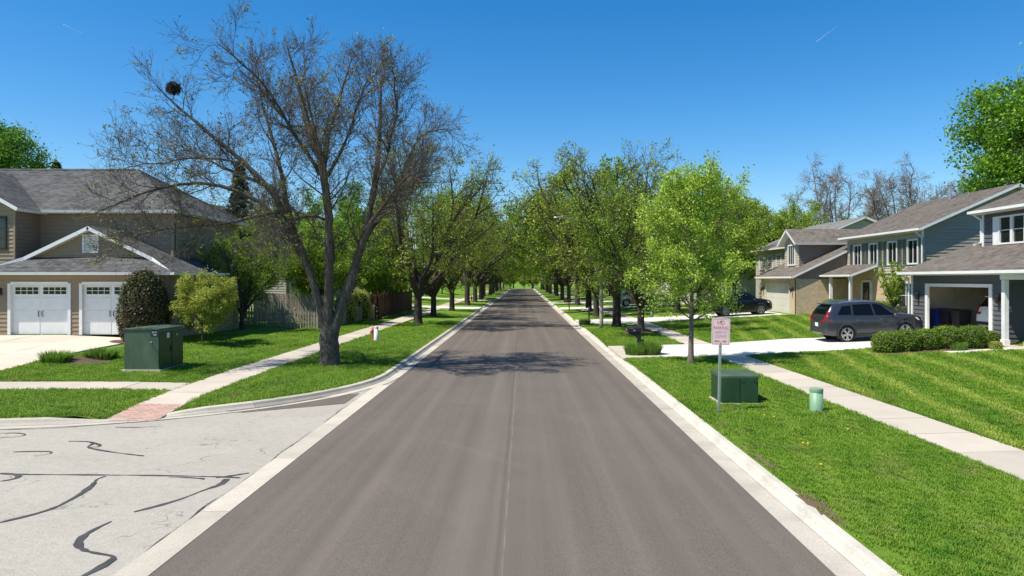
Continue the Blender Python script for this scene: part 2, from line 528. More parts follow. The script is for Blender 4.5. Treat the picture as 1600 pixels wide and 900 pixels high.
class MB:
    def __init__(self):
        self.v = []
        self.f = []
    def face(self, *pts):
        i = len(self.v)
        self.v.extend([tuple(p) for p in pts])
        self.f.append(tuple(range(i, i + len(pts))))
    def obox(self, c, U, V, N, su, sv, sn):
        c = Vector(c); U = Vector(U) * su / 2; V = Vector(V) * sv / 2; N = Vector(N) * sn / 2
        i = len(self.v)
        for a in (-1, 1):
            for b in (-1, 1):
                for d in (-1, 1):
                    self.v.append(tuple(c + U * a + V * b + N * d))
        for q in ((0, 1, 3, 2), (4, 6, 7, 5), (0, 4, 5, 1), (2, 3, 7, 6), (0, 2, 6, 4), (1, 5, 7, 3)):
            self.f.append(tuple(i + k for k in q))
        return self
    def box(self, x0, x1, y0, y1, z0, z1):
        return self.obox(((x0 + x1) / 2, (y0 + y1) / 2, (z0 + z1) / 2), (1, 0, 0), (0, 1, 0), (0, 0, 1), x1 - x0, y1 - y0, z1 - z0)
    def prism(self, pts, d):
        """polygon pts (3d) extruded by vector d"""
        d = Vector(d)
        a = [Vector(p) for p in pts]
        b = [p + d for p in a]
        n = len(a)
        i = len(self.v)
        self.v.extend([tuple(p) for p in a + b])
        self.f.append(tuple(i + k for k in range(n)))
        self.f.append(tuple(i + n + k for k in reversed(range(n))))
        for k in range(n):
            j = (k + 1) % n
            self.f.append((i + k, i + n + k, i + n + j, i + j))
        return self
    def tube(self, path, radii, sides=8, cap=True):
        path = [Vector(p) for p in path]
        if isinstance(radii, (int, float)):
            radii = [radii] * len(path)
        rings = []
        for k, p in enumerate(path):
            t = (path[min(k + 1, len(path) - 1)] - path[max(k - 1, 0)]).normalized()
            ref = Vector((0, 0, 1)) if abs(t.z) < 0.9 else Vector((1, 0, 0))
            a = t.cross(ref).normalized()
            b = t.cross(a).normalized()
            ring = []
            for s in range(sides):
                w = 2 * math.pi * s / sides
                ring.append(len(self.v))
                self.v.append(tuple(p + (a * math.cos(w) + b * math.sin(w)) * radii[k]))
            rings.append(ring)
        for r0, r1 in zip(rings, rings[1:]):
            for s in range(sides):
                j = (s + 1) % sides
                self.f.append((r0[s], r0[j], r1[j], r1[s]))
        if cap:
            self.f.append(tuple(reversed(rings[0])))
            self.f.append(tuple(rings[-1]))
        return self
    def lathe(self, prof, c=(0, 0, 0), sides=20):
        """prof: list of (r, z)"""
        c = Vector(c)
        return self.tube([c + Vector((0, 0, z)) for r, z in prof], [r for r, z in prof], sides)
    def mesh(self, name, smooth=False):
        me = bpy.data.meshes.new(name)
        me.from_pydata(self.v, [], self.f)
        me.update()
        bm = bmesh.new()
        bm.from_mesh(me)
        bmesh.ops.recalc_face_normals(bm, faces=bm.faces)
        bm.to_mesh(me)
        bm.free()
        if smooth:
            me.polygons.foreach_set("use_smooth", [True] * len(me.polygons))
        return me
    def build(self, name, mat, parent=None, smooth=False, bevel=0.0):
        o = link(name, self.mesh(name, smooth), mat, parent)
        if bevel:
            b = o.modifiers.new("bevel", 'BEVEL')
            b.width = bevel
            b.segments = 2
            b.limit_method = 'ANGLE'
        return o
    def raw(self, name, mat, parent=None):
        me = bpy.data.meshes.new(name)
        me.from_pydata(self.v, [], self.f)
        me.update()
        return link(name, me, mat, parent)

def np_mesh(name, verts, quads, smooth=False):
    """fast quad mesh from arrays"""
    verts = np.ascontiguousarray(verts, dtype=np.float32).reshape(-1, 3)
    quads = np.ascontiguousarray(quads, dtype=np.int32).reshape(-1, 4)
    me = bpy.data.meshes.new(name)
    me.vertices.add(len(verts))
    me.vertices.foreach_set("co", verts.ravel())
    me.loops.add(quads.size)
    me.loops.foreach_set("vertex_index", quads.ravel())
    me.polygons.add(len(quads))
    me.polygons.foreach_set("loop_start", np.arange(0, quads.size, 4, dtype=np.int32))
    if smooth:
        me.polygons.foreach_set("use_smooth", np.ones(len(quads), dtype=bool))
    me.update(calc_edges=True)
    me.validate()
    return me

def text_mesh(body, size):
    cu = bpy.data.curves.new("lettering", 'FONT')
    cu.body = body
    cu.size = size
    cu.align_x = 'CENTER'
    cu.align_y = 'CENTER'
    ob = bpy.data.objects.new("lettering", cu)
    COL.objects.link(ob)
    bpy.context.view_layer.update()
    me = bpy.data.meshes.new_from_object(ob.evaluated_get(bpy.context.evaluated_depsgraph_get()))
    bpy.data.objects.remove(ob)
    bpy.data.curves.remove(cu)
    me.materials.clear()
    return me

# ------------------------------------------------------------------ terrain
AS_L, AS_R = -4.17, 3.49
CURB_L, CURB_R = -4.72, 4.05
CR = 8.0
CCX, CCY = CURB_L - CR, 16.0 + CR

def prof(d):
    d = np.maximum(d, 0.0)
    z = np.interp(d, [0, 3.64, 4.9, 19.0, 30.0, 200], [0.135, 0.215, 0.25, 1.02, 1.15, 1.6])
    return z

def dist_left(x, y):
    dx = CURB_L - x
    dy = y - 16.0
    inner = np.minimum(dx, dy)
    k = 3.0
    hh = np.clip(0.5 + 0.5 * (dy - dx) / k, 0, 1)
    smooth = dy * (1 - hh) + dx * hh - k * hh * (1 - hh) * 0.5
    corner = (x > CCX) & (y < CCY)
    rc = CR - np.hypot(x - CCX, y - CCY)
    return np.where(corner, rc, np.where(inner > 8, smooth, inner))

def gz(x, y):
    x = np.asarray(x, dtype=float)
    y = np.asarray(y, dtype=float)
    d = np.where(x > 0, x - CURB_R, dist_left(x, y))
    z = prof(d)
    und = 0.02 * np.sin(x * 1.3 + y * 0.7) + 0.015 * np.sin(x * 0.5 - y * 1.1)
    z = z + und * np.clip((d - 5.2) / 2, 0, 1)
    # the crossing ramp dips to the street
    r = np.clip((18.3 - y) / 1.8, 0, 1) * np.clip((1.15 - np.abs(x + 9.21)) / 0.5, 0, 1)
    return z * (1 - r) + (-0.01) * r

def G(x, y):
    return float(gz(x, y))

# far ground sheet, below everything
b = MB()
b.face((-3000, -300, -0.35), (3000, -300, -0.35), (3000, 4000, -0.35), (-3000, 4000, -0.35))
tag(b.raw("ground", M["lawn"]), kind="structure")

# road, crowned
ys = np.concatenate([np.arange(-12, 60, 4), np.arange(60, 251, 10)])
xs = np.linspace(AS_L, AS_R, 9)
b = MB()
mid = (AS_L + AS_R) / 2
for j in range(len(ys) - 1):
    for i in range(len(xs) - 1):
        q = []
        for (x, y) in ((xs[i], ys[j]), (xs[i + 1], ys[j]), (xs[i + 1], ys[j + 1]), (xs[i], ys[j + 1])):
            q.append((x, y, 0.05 * (1 - ((x - mid) / (xs[-1] - mid)) ** 2)))
        b.face(*q)
road = tag(b.raw("road", M["asphalt"]), kind="structure")
b = MB()
b.face((-160, 250, 0.0), (160, 250, 0.0), (160, 258, 0.0), (-160, 258, 0.0))
tag(b.raw("cross_road", M["asphalt"]), kind="structure")

# pale side street opening on the west side
b = MB()
b.face((-90, -6, -0.006), (AS_L - 0.002, -6, -0.006), (AS_L - 0.002, 26, -0.006), (-90, 26, -0.006))
side_street = tag(b.raw("side_street", M["street"]), kind="structure")

# asphalt repair patch in the corner
b = MB()
b.prism([(-8.10, 17.85, -0.02), (-6.95, 17.50, -0.02), (-4.75, 18.75, -0.02), (-4.75, 20.45, -0.02)], (0, 0, 0.022))
b.build("asphalt_patch", M["asphalt"], side_street)

# sealed cracks
SEALS = [                                # (x, y, width) in metres
    [(-8.91, 12.0, 0.092), (-8.54, 11.94, 0.078), (-7.22, 11.91, 0.065), (-6.23, 11.88, 0.078), (-5.14, 11.8, 0.077), (-4.72, 11.74, 0.051)],
    [(-5.12, 11.74, 0.064), (-4.92, 11.85, 0.078), (-4.68, 12.03, 0.052)],
    [(-5.53, 10.01, 0.066), (-5.36, 10.23, 0.078), (-5.13, 10.61, 0.069), (-5.01, 11.07, 0.072), (-4.85, 11.35, 0.11), (-4.91, 11.67, 0.11)],
    [(-7.11, 9.57, 0.063), (-6.91, 9.85, 0.075), (-6.77, 10.14, 0.088), (-6.8, 10.8, 0.106), (-6.93, 11.39, 0.11), (-7.1, 11.71, 0.102), (-7.01, 11.82, 0.064)],
    [(-4.9, 7.84, 0.077), (-4.84, 8.07, 0.11), (-4.84, 8.31, 0.11), (-4.81, 8.4, 0.064), (-5.15, 8.49, 0.083), (-5.41, 8.61, 0.103), (-5.58, 8.8, 0.11), (-5.67, 9.05, 0.11), (-5.67, 9.36, 0.092), (-5.62, 9.62, 0.052)],
    [(-8.56, 11.53, 0.05), (-8.4, 11.63, 0.076), (-8.4, 11.82, 0.09), (-8.62, 11.94, 0.078), (-8.91, 12.0, 0.079)],
    [(-9.29, 14.39, 0.035), (-8.86, 14.37, 0.039), (-8.62, 14.22, 0.109), (-8.64, 13.89, 0.076), (-8.17, 13.62, 0.059), (-7.67, 13.39, 0.066), (-7.11, 13.19, 0.058)],
    [(-8.76, 14.28, 0.093), (-8.39, 14.04, 0.061), (-8.33, 13.85, 0.045), (-8.57, 13.89, 0.061)],
    [(-9.77, 13.49, 0.044), (-9.37, 13.54, 0.052), (-9.02, 13.54, 0.059), (-8.92, 13.32, 0.051), (-9.16, 13.18, 0.035)],
    [(-11.24, 15.13, 0.041), (-10.91, 15.18, 0.05), (-10.52, 14.99, 0.057), (-10.61, 14.76, 0.04), (-10.95, 14.74, 0.035)],
    [(-11.51, 15.5, 0.035), (-10.52, 15.6, 0.035), (-9.6, 16.01, 0.035), (-8.37, 16.61, 0.036), (-7.54, 17.3, 0.035)],
    [(-9.12, 15.75, 0.043), (-8.57, 15.72, 0.043), (-8.13, 15.9, 0.035)],
    [(-5.28, 11.67, 0.035), (-5.19, 11.6, 0.063), (-5.34, 11.71, 0.035), (-5.93, 11.77, 0.035)],
]
def ribbon(pts, z, rng):
    """pts: (x, y, width)"""
    P = np.array([p[:2] for p in pts]); W = np.array([p[2] for p in pts])
    s = np.concatenate([[0], np.cumsum(np.linalg.norm(np.diff(P, axis=0), axis=1))])
    n = max(8, int(s[-1] / 0.09))
    t = np.linspace(0, s[-1], n)
    P2 = np.stack([np.interp(t, s, P[:, k]) for k in (0, 1)], 1)
    for _ in range(3):
        P2[1:-1] = (P2[:-2] + 2 * P2[1:-1] + P2[2:]) / 4
    w = np.interp(t, s, W) * (0.5 + 0.45 * rng.random(n) + 0.25 * np.sin(t * 5.0))
    d = np.gradient(P2, axis=0)
    d /= np.linalg.norm(d, axis=1)[:, None] + 1e-9
    nn = np.stack([-d[:, 1], d[:, 0]], 1)
    A = P2 + nn * w[:, None] / 2
    B = P2 - nn * w[:, None] / 2
    mb = MB()
    for k in range(n - 1):
        mb.face((*A[k], z), (*B[k], z), (*B[k + 1], z), (*A[k + 1], z))
    return mb
for k, sl in enumerate(SEALS):
    ribbon(sl, 0.0004 * k, RNG).raw("sealed_crack", M["tar"], side_street)
# tar joint between side street and gutter
jp = [(AS_L - 0.42 + 0.03 * math.sin(y * 1.7) + 0.02 * math.sin(y * 4.1), y, 0.012 + 0.012 * abs(math.sin(y * 2.3))) for y in np.arange(-4, 19.5, 0.25)]
ribbon(jp, 0.006, RNG).raw("sealed_crack", M["tar"], side_street)

# ------------------------------------------------------------------ kerbs and gutters, poured in lengths
def sweep(path, profile, name, mat, parent, hfun=None, step=3.0, gap=0.016, z0=0.0):
    """profile: list of (offset to the lawn side, height); path: list of 2d points, lawn on the left hand"""
    P = np.array(path)
    s = np.concatenate([[0], np.cumsum(np.linalg.norm(np.diff(P, axis=0), axis=1))])
    def at(t):
        t = min(max(t, 0), s[-1])
        p = np.array([np.interp(t, s, P[:, 0]), np.interp(t, s, P[:, 1])])
        a = np.array([np.interp(t - 0.15, s, P[:, 0]), np.interp(t - 0.15, s, P[:, 1])])
        c = np.array([np.interp(t + 0.15, s, P[:, 0]), np.interp(t + 0.15, s, P[:, 1])])
        d = (c - a) / (np.linalg.norm(c - a) + 1e-9)
        return p, np.array([-d[1], d[0]])
    t = 0.0
    first = None
    while t < s[-1] - 0.2:
        stp = step if t < 110 else step * 4
        e = min(t + stp, s[-1])
        n = 5 if stp <= 3.01 else 3
        rows = []
        for k in range(n + 1):
            tt = t + gap / 2 + (e - t - gap) * k / n
            p, nn = at(tt)
            hf = hfun(p[0], p[1]) if hfun else 1.0
            rows.append([(p[0] + nn[0] * o_, p[1] + nn[1] * o_, z0 + (z_ * hf if z_ > 0 else z_)) for (o_, z_) in profile])
        b = MB()
        for r0, r1 in zip(rows, rows[1:]):
            for k in range(len(profile) - 1):
                b.face(r0[k], r1[k], r1[k + 1], r0[k + 1])
        b.face(*rows[0]); b.face(*rows[-1])
        b.build(name, mat, parent)
        t = e

def ramp_h(x, y):
    """kerbs drop at the crossing ramp and at driveways"""
    hf = 1.0
    def cut(v, c, half):
        return min(1.0, max(0.16, (abs(v - c) - half) / 0.7 + 0.16))
    if x < 0 and y < 19:
        hf = min(hf, cut(x, -9.2, 0.75))
        hf = min(hf, cut(x, -20.3, 3.9))
    if x > 0:
        hf = min(hf, cut(y, 30.85, 2.9), cut(y, 52.7, 2.7), cut(y, 77.0, 2.6), cut(y, 96.0, 2.6))
    if x < 0 and y > 60:
        hf = min(hf, cut(y, 78.0, 2.8), cut(y, 108.0, 2.8))
    return hf

kerb_prof = [(0.335, -0.15), (0.335, 0.002), (0.385, 0.055), (0.42, 0.118), (0.46, 0.134), (0.56, 0.138), (0.57, -0.1)]
pan_prof = [(0.0, -0.15), (0.0, 0.008), (0.325, -0.004), (0.325, -0.15)]
kerb_r = tag(empty("kerb"), kind="structure")
# path with lawn on its left hand: run towards the camera on the east side
sweep([(AS_R, y) for y in np.arange(249, -11, -1.0)], kerb_prof, "kerb_length", M["gutter"], kerb_r, ramp_h)
sweep([(AS_R, y) for y in np.arange(249, -11, -1.0)], pan_prof, "gutter_pan", M["pan"], kerb_r)
kerb_l = tag(empty("kerb"), kind="structure")
path = [(-90, 16.0 - 0.56)] + [(x, 16.0 - 0.56) for x in np.arange(-60, CCX, 2.0)]
for a in np.linspace(-90, 0, 24):
    path.append((CCX + (CR + 0.56) * math.cos(math.radians(a)), CCY + (CR + 0.56) * math.sin(math.radians(a))))
path += [(CURB_L + 0.56, y) for y in np.arange(CCY + 1, 250, 1.0)]
sweep(path, kerb_prof, "kerb_length", M["gutter_old"], kerb_l, ramp_h, z0=0.001)
sweep(path, pan_prof, "gutter_pan", M["pan"], kerb_l, z0=0.001)
# flush gutter that carries on across the mouth of the side street
apron = tag(empty("gutter_apron"), kind="structure")
y = -8.0
while y < 20.5:
    b = MB()
    b.prism([(AS_L, y + .006, -0.1), (AS_L, y + 2.994, -0.1), (AS_L - 0.40, y + 2.994, -0.1), (AS_L - 0.40, y + .006, -0.1)], (0, 0, 0.107))
    b.build("gutter_slab", M["gutter_old"], apron)
    y += 3.0

# ------------------------------------------------------------------ lawns
# paved rectangles (x0, x1, y0, y1): no grass, and the turf sheet dips below them
PAVED = [(7.70, 8.92, -5, 300), (-9.82, -8.60, 15.9, 300), (-60, -9.8, 19.72, 20.95), (4.0, 19.1, 28.25, 33.45), (-24.2, -16.8, 15.9, 31.5), (15.6, 20.6, 25.6, 26.6)]
for yc, xa, xb in ((52.7, 4.05, 19.0), (77.0, 4.05, 20.5), (96.0, 4.05, 19.5), (78.0, -20, CURB_L), (108.0, -20, CURB_L)):
    PAVED.append((xa, xb, yc - 2.4, yc + 2.4))
def dip(x, y):
    """how far the turf sheet lies below the paving"""
    d = np.zeros(np.broadcast(x, y).shape)
    for (x0, x1, y0, y1) in PAVED:
        d = np.where((x > x0) & (x < x1) & (y > y0) & (y < y1), 0.07, d)
    return d
def lawn(name, x0, x1, y0, y1, nx, ny, keep, xg=None, yg=None):
    X = xg if xg is not None else np.linspace(x0, x1, nx)
    Y = yg if yg is not None else np.linspace(y0, y1, ny)
    XX, YY = np.meshgrid(X, Y, indexing='ij')
    Z = gz(XX, YY) - dip(XX, YY)
    idx = np.arange(XX.size).reshape(XX.shape)
    ok = keep(XX, YY)
    q = np.stack([idx[:-1, :-1], idx[1:, :-1], idx[1:, 1:], idx[:-1, 1:]], -1)
    okq = ok[:-1, :-1] & ok[1:, :-1] & ok[1:, 1:] & ok[:-1, 1:]
    me = np_mesh(name, np.stack([XX, YY, Z], -1), q[okq], True)
    return tag(link(name, me, M["lawn"]), kind="structure")

gx = np.concatenate([np.linspace(CURB_R - 0.015, 30, 66), np.linspace(32, 160, 30)])
gy = np.concatenate([np.arange(-10, 110, 0.6), np.linspace(112, 300, 30)])
lawn("lawn", 0, 0, 0, 0, 0, 0, lambda x, y: x > 0, gx, gy)
gx = -np.concatenate([np.linspace(-CURB_L - 0.0, 36, 80), np.linspace(38, 160, 28)])[::-1]
gy = np.concatenate([np.arange(16.0, 110, 0.4), np.linspace(112, 300, 30)])
def keep_left(x, y):
    return dist_left(x, y) > -0.02
# the rounded corner needs its own fan so that the turf meets the kerb
gxs = gx[gx <= CCX]
lawn("lawn", 0, 0, 0, 0, 0, 0, keep_left, np.concatenate([gxs, [CCX]]), gy)
gy2 = gy[gy >= CCY]
lawn("lawn", 0, 0, 0, 0, 0, 0, keep_left, np.concatenate([[CCX], gx[gx > CCX]]), np.concatenate([[CCY], gy2]))
b = MB()
R_ = np.linspace(0, CR, 34); A_ = np.radians(np.linspace(-90, 0, 70))
for i in range(len(R_) - 1):
    for j in range(len(A_) - 1):
        q = []
        for (r, a) in ((R_[i], A_[j]), (R_[i + 1], A_[j]), (R_[i + 1], A_[j + 1]), (R_[i], A_[j + 1])):
            x, y = CCX + r * math.cos(a), CCY + r * math.sin(a)
            q.append((x, y, G(x, y) - float(dip(x, y))))
        if i == 0:
            b.face(q[1], q[2], q[0])
        else:
            b.face(*q)
tag(b.build("lawn", M["lawn"]), kind="structure")

# ------------------------------------------------------------------ pavements, laid slab by slab
def slab(x0, x1, y0, y1, mat, parent, name="slab", lift=0.016, g=0.006):
    b = MB()
    zs = []
    dz = random.uniform(-0.003, 0.004)
    n = max(1, int((y1 - y0) / 1.2)); m_ = max(1, int((x1 - x0) / 1.2))
    X = np.linspace(x0 + g, x1 - g, m_ + 1); Y = np.linspace(y0 + g, y1 - g, n + 1)
    P = lambda x, y, d: (x, y, G(x, y) + d + dz)
    for i in range(m_):
        for j in range(n):
            b.face(P(X[i], Y[j], lift), P(X[i + 1], Y[j], lift), P(X[i + 1], Y[j + 1], lift), P(X[i], Y[j + 1], lift))
    for (xa, ya, xb, yb) in ((X[0], Y[0], X[-1], Y[0]), (X[-1], Y[0], X[-1], Y[-1]), (X[-1], Y[-1], X[0], Y[-1]), (X[0], Y[-1], X[0], Y[0])):
        b.face(P(xa, ya, -0.12), P(xb, yb, -0.12), P(xb, yb, lift), P(xa, ya, lift))
    return b.raw(name, mat, parent)

walk_r = tag(empty("sidewalk"), kind="structure")
y = -4.0
while y < 120:
    if not (28.3 <= y + 0.7 <= 33.4):
        slab(7.70, 8.92, y, y + 1.5, M["walk"], walk_r)
    y += 1.5
slab(7.70, 8.92, 33.5, 34.0, M["walk"], walk_r)
slab(7.70, 8.92, 120, 246, M["walk"], walk_r)
walk_l = tag(empty("sidewalk"), kind="structure")
y = 17.9
while y < 120:
    slab(-9.82, -8.60, y, y + 1.5, M["walk"], walk_l)
    y += 1.5
slab(-9.82, -8.60, 120, 246, M["walk"], walk_l)
x = -9.84
while x > -46:
    if not (-24.4 < x - 0.75 < -16.6):
        slab(x - 1.5, x, 19.72, 20.95, M["walk"], walk_l)
    x -= 1.5
# red tactile pavers on the ramp
ramp = tag(empty("crossing_ramp"), kind="structure")
row = 0
y = 16.42
while y < 17.85:
    x = -9.82 - (0.1 if row % 2 else 0)
    while x < -8.62:
        x0, x1 = max(x, -9.82), min(x + 0.2, -8.6)
        if x1 - x0 > 0.03:
            slab(x0, x1, y, y + 0.1, M["paver"], ramp, "paver", lift=0.02, g=0.004)
        x += 0.2
    y += 0.1
    row += 1
b = MB()
b.face(*[(x_, y_, G(x_, y_) + 0.008) for (x_, y_) in ((-9.8, 16.42), (-8.6, 16.42), (-8.6, 17.9), (-9.8, 17.9))])
b.raw("joint_bed", M["gutter_old"], ramp)

drive_r = tag(empty("driveway"), kind="structure")
xe = [4.03, 5.6, 7.70, 8.92, 11.4, 13.9, 16.5, 19.06]
for x0, x1 in zip(xe, xe[1:]):
    for y0, y1 in ((28.3, 30.85), (30.85, 33.4)):
        slab(x0, x1, y0, y1, M["drive"] if x0 > 5 else M["walk"], drive_r)
drive_l = tag(empty("driveway"), kind="structure")
for x0, x1 in ((-24.2, -21.7), (-21.7, -19.2), (-19.2, -16.8)):
    for y0, y1 in ((16.02, 19.7), (19.72, 20.95), (20.95, 23.6), (23.6, 26.2), (26.2, 28.8), (28.8, 31.42)):
        slab(x0, x1, y0, y1, M["drive_tan"], drive_l)
for (yc, xend, side) in ((52.7, 19.0, 1), (77.0, 20.5, 1), (96.0, 19.5, 1), (78.0, -20, -1), (108.0, -20, -1)):
    dr = tag(empty("driveway"), kind="structure")
    xe = np.linspace(4.05, xend, 7) if side > 0 else np.linspace(xend, CURB_L, 7)
    for x0, x1 in zip(xe, xe[1:]):
        slab(x0, x1, yc - 2.4, yc + 2.4, M["drive"], dr, lift=0.022)

# front path by the porch of the charcoal house
path_o = tag(empty("garden_path"), kind="structure")
for k in range(5):
    slab(15.6 + k * 1.0, 16.6 + k * 1.0, 25.6, 26.6, M["drive"], path_o)

# mulch beds
BEDS = [(-15.6, 24.6, 1.3, 0.65), (-16.2, 30.3, 1.5, 0.9), (6.9, 41.2, 1.25, 1.1), (18.0, 27.3, 1.3, 0.7), (15.6, 26.9, 2.6, 0.75), (21.6, 39.0, 1.6, 2.5), (20.6, 47, 1.5, 2.2)]
for (x, y, rx, ry) in BEDS:
    b = MB()
    ring = []
    for k in range(28):
        a = 2 * math.pi * k / 28
        rr = 1 + 0.12 * math.sin(3 * a + x) + 0.08 * math.sin(5 * a + y)
        ring.append((x + rx * rr * math.cos(a), y + ry * rr * math.sin(a)))
    for k in range(28):
        p, q = ring[k], ring[(k + 1) % 28]
        b.face((x, y, G(x, y) + 0.07), (*p, G(*p) + 0.012), (*q, G(*q) + 0.012))
    tag(b.build("mulch_bed", M["mulch"], smooth=True), kind="structure")
# ragged bare soil along the kerb
for (x, y, rx, ry) in ((4.15, 9.9, 0.13, 0.9), (4.2, 12.4, 0.10, 0.7), (4.35, 15.3, 0.12, 0.25), (6.05, 15.2, 0.2, 0.12), (-5.1, 37, 0.25, 2.2), (-5.0, 44, 0.22, 2.4), (4.25, 37.5, 0.15, 2.0)):
    b = MB()
    ring = []
    for k in range(30):
        a = 2 * math.pi * k / 30
        rr = 1 + random.uniform(-0.3, 0.3)
        ring.append((x + rx * rr * math.cos(a), y + ry * rr * math.sin(a)))
    for k in range(30):
        p, q = ring[k], ring[(k + 1) % 30]
        b.face((x, y, G(x, y) + 0.014), (*p, G(*p) + 0.004), (*q, G(*q) + 0.004))
    tag(b.build("bare_soil", M["soil"]), kind="structure")

# ------------------------------------------------------------------ trees
def norm(v):
    return v / (np.linalg.norm(v, axis=-1, keepdims=True) + 1e-9)

def resample(pts, K):
    P = np.array(pts, dtype=float)
    s = np.concatenate([[0], np.cumsum(np.linalg.norm(np.diff(P, axis=0), axis=1))])
    t = np.linspace(0, s[-1], K + 1)
    Q = np.stack([np.interp(t, s, P[:, k]) for k in range(3)], 1)
    for _ in range(2):
        Q[1:-1] = (Q[:-2] + 2 * Q[1:-1] + Q[2:]) / 4
    return Q

def sprout(P, R, n, rng, t0, t1, ang, length, K, up=0.0, jit=0.15, rk=0.6, rl=0.012, tip=0.3, taper_len=0.5, out=None):
    """n children on each of the branches P (B,K+1,3) with radii R (B,K+1)"""
    B, K1, _ = P.shape
    idx = np.repeat(np.arange(B), n)
    N = len(idx)
    u = t0 + (t1 - t0) * ((np.tile(np.arange(n), B) + rng.random(N)) / n)
    t = u * (K1 - 1) * 0.999
    i = t.astype(int); f = (t - i)[:, None]
    pos = P[idx, i] * (1 - f) + P[idx, i + 1] * f
    tan = norm(P[idx, i + 1] - P[idx, i])
    r = R[idx, i] * (1 - f[:, 0]) + R[idx, i + 1] * f[:, 0]
    rv = rng.normal(size=(N, 3))
    perp = norm(rv - (rv * tan).sum(1, keepdims=True) * tan)
    if out is not None:
        c = pos - np.asarray(out)
        c[:, 2] = 0
        perp = norm(perp + norm(c) * 0.7)
    a = np.radians(rng.uniform(ang[0], ang[1], N))[:, None]
    d = norm(tan * np.cos(a) + perp * np.sin(a))
    L = rng.uniform(length[0], length[1], N) * (1 - taper_len * (u - t0) / max(1e-6, t1 - t0))
    Q = np.zeros((N, K + 1, 3))
    Q[:, 0] = pos
    for k in range(K):
        d = norm(d + rng.normal(size=(N, 3)) * jit + np.array([0, 0, up]))
        Q[:, k + 1] = Q[:, k] + d * (L / K)[:, None]
    r0 = np.minimum(r * rk, L * rl + 0.002)
    RR = r0[:, None] * np.linspace(1, tip, K + 1)[None]
    return Q, RR

def tubes(P, R, S):
    """verts, quads of all the branches"""
    B, K1, _ = P.shape
    T = np.empty_like(P)
    T[:, 1:-1] = P[:, 2:] - P[:, :-2]
    T[:, 0] = P[:, 1] - P[:, 0]
    T[:, -1] = P[:, -1] - P[:, -2]
    T = norm(T)
    ref = np.where(np.abs(T[..., 2:3]) < 0.9, np.array([0, 0, 1.0]), np.array([1.0, 0, 0]))
    a = norm(np.cross(T, ref))
    b_ = np.cross(T, a)
    w = np.arange(S) * 2 * np.pi / S
    V = P[:, :, None] + R[:, :, None, None] * (a[:, :, None] * np.cos(w)[None, None, :, None] + b_[:, :, None] * np.sin(w)[None, None, :, None])
    base = (np.arange(B) * K1 * S)[:, None, None]
    k = np.arange(K1 - 1)[None, :, None] * S
    s = np.arange(S)[None, None]
    s2 = (s + 1) % S
    Q = np.stack([base + k + s, base + k + s2, base + k + S + s2, base + k + S + s], -1)
    return V.reshape(-1, 3), Q.reshape(-1, 4)

def join(parts):
    V, Q, o = [], [], 0
    for v, q in parts:
        V.append(v); Q.append(q + o); o += len(v)
    return np.concatenate(V), np.concatenate(Q)

def leaf_quads(pos, rng, size, up=0.35, aspect=0.55, normal=None):
    N = len(pos)
    n = norm(rng.normal(size=(N, 3)) + np.array([0, 0, up]) + (0 if normal is None else normal * 1.1))
    rv = rng.normal(size=(N, 3))
    a = norm(rv - (rv * n).sum(1, keepdims=True) * n)
    b_ = np.cross(n, a)
    s = (size * rng.uniform(0.6, 1.3, N))[:, None]
    V = np.stack([pos - a * s * 0.5, pos + b_ * s * aspect * 0.5 + a * s * 0.05, pos + a * s * 0.5 + n * s * 0.08, pos - b_ * s * aspect * 0.5 + a * s * 0.05], 1)
    return V.reshape(-1, 3), np.arange(N * 4).reshape(-1, 4)

def on_twigs(P, n, rng, spread, t0=0.3):
    B, K1, _ = P.shape
    i = rng.integers(0, B, n)
    t = (t0 + (1 - t0) * rng.random(n)) * (K1 - 1) * 0.999
    k = t.astype(int); f = (t - k)[:, None]
    return P[i, k] * (1 - f) + P[i, k + 1] * f + rng.normal(size=(n, 3)) * spread

def tree_parts(root, wood, twigs, leaves, bark, twigmat, leafmat):
    link("trunk", np_mesh("trunk", *wood, smooth=True), bark, root)
    if twigs is not None:
        link("branches", np_mesh("branches", *twigs), twigmat, root)
    if leaves is not None:
        link("leaves", np_mesh("leaves", *leaves), leafmat, root)

def trunk_flare(P, R):
    """root flare and slight irregularity at the foot"""
    R = R.copy()
    R[:, 0] *= 1.45
    if R.shape[1] > 4:
        R[:, 1] *= 1.08
    return R

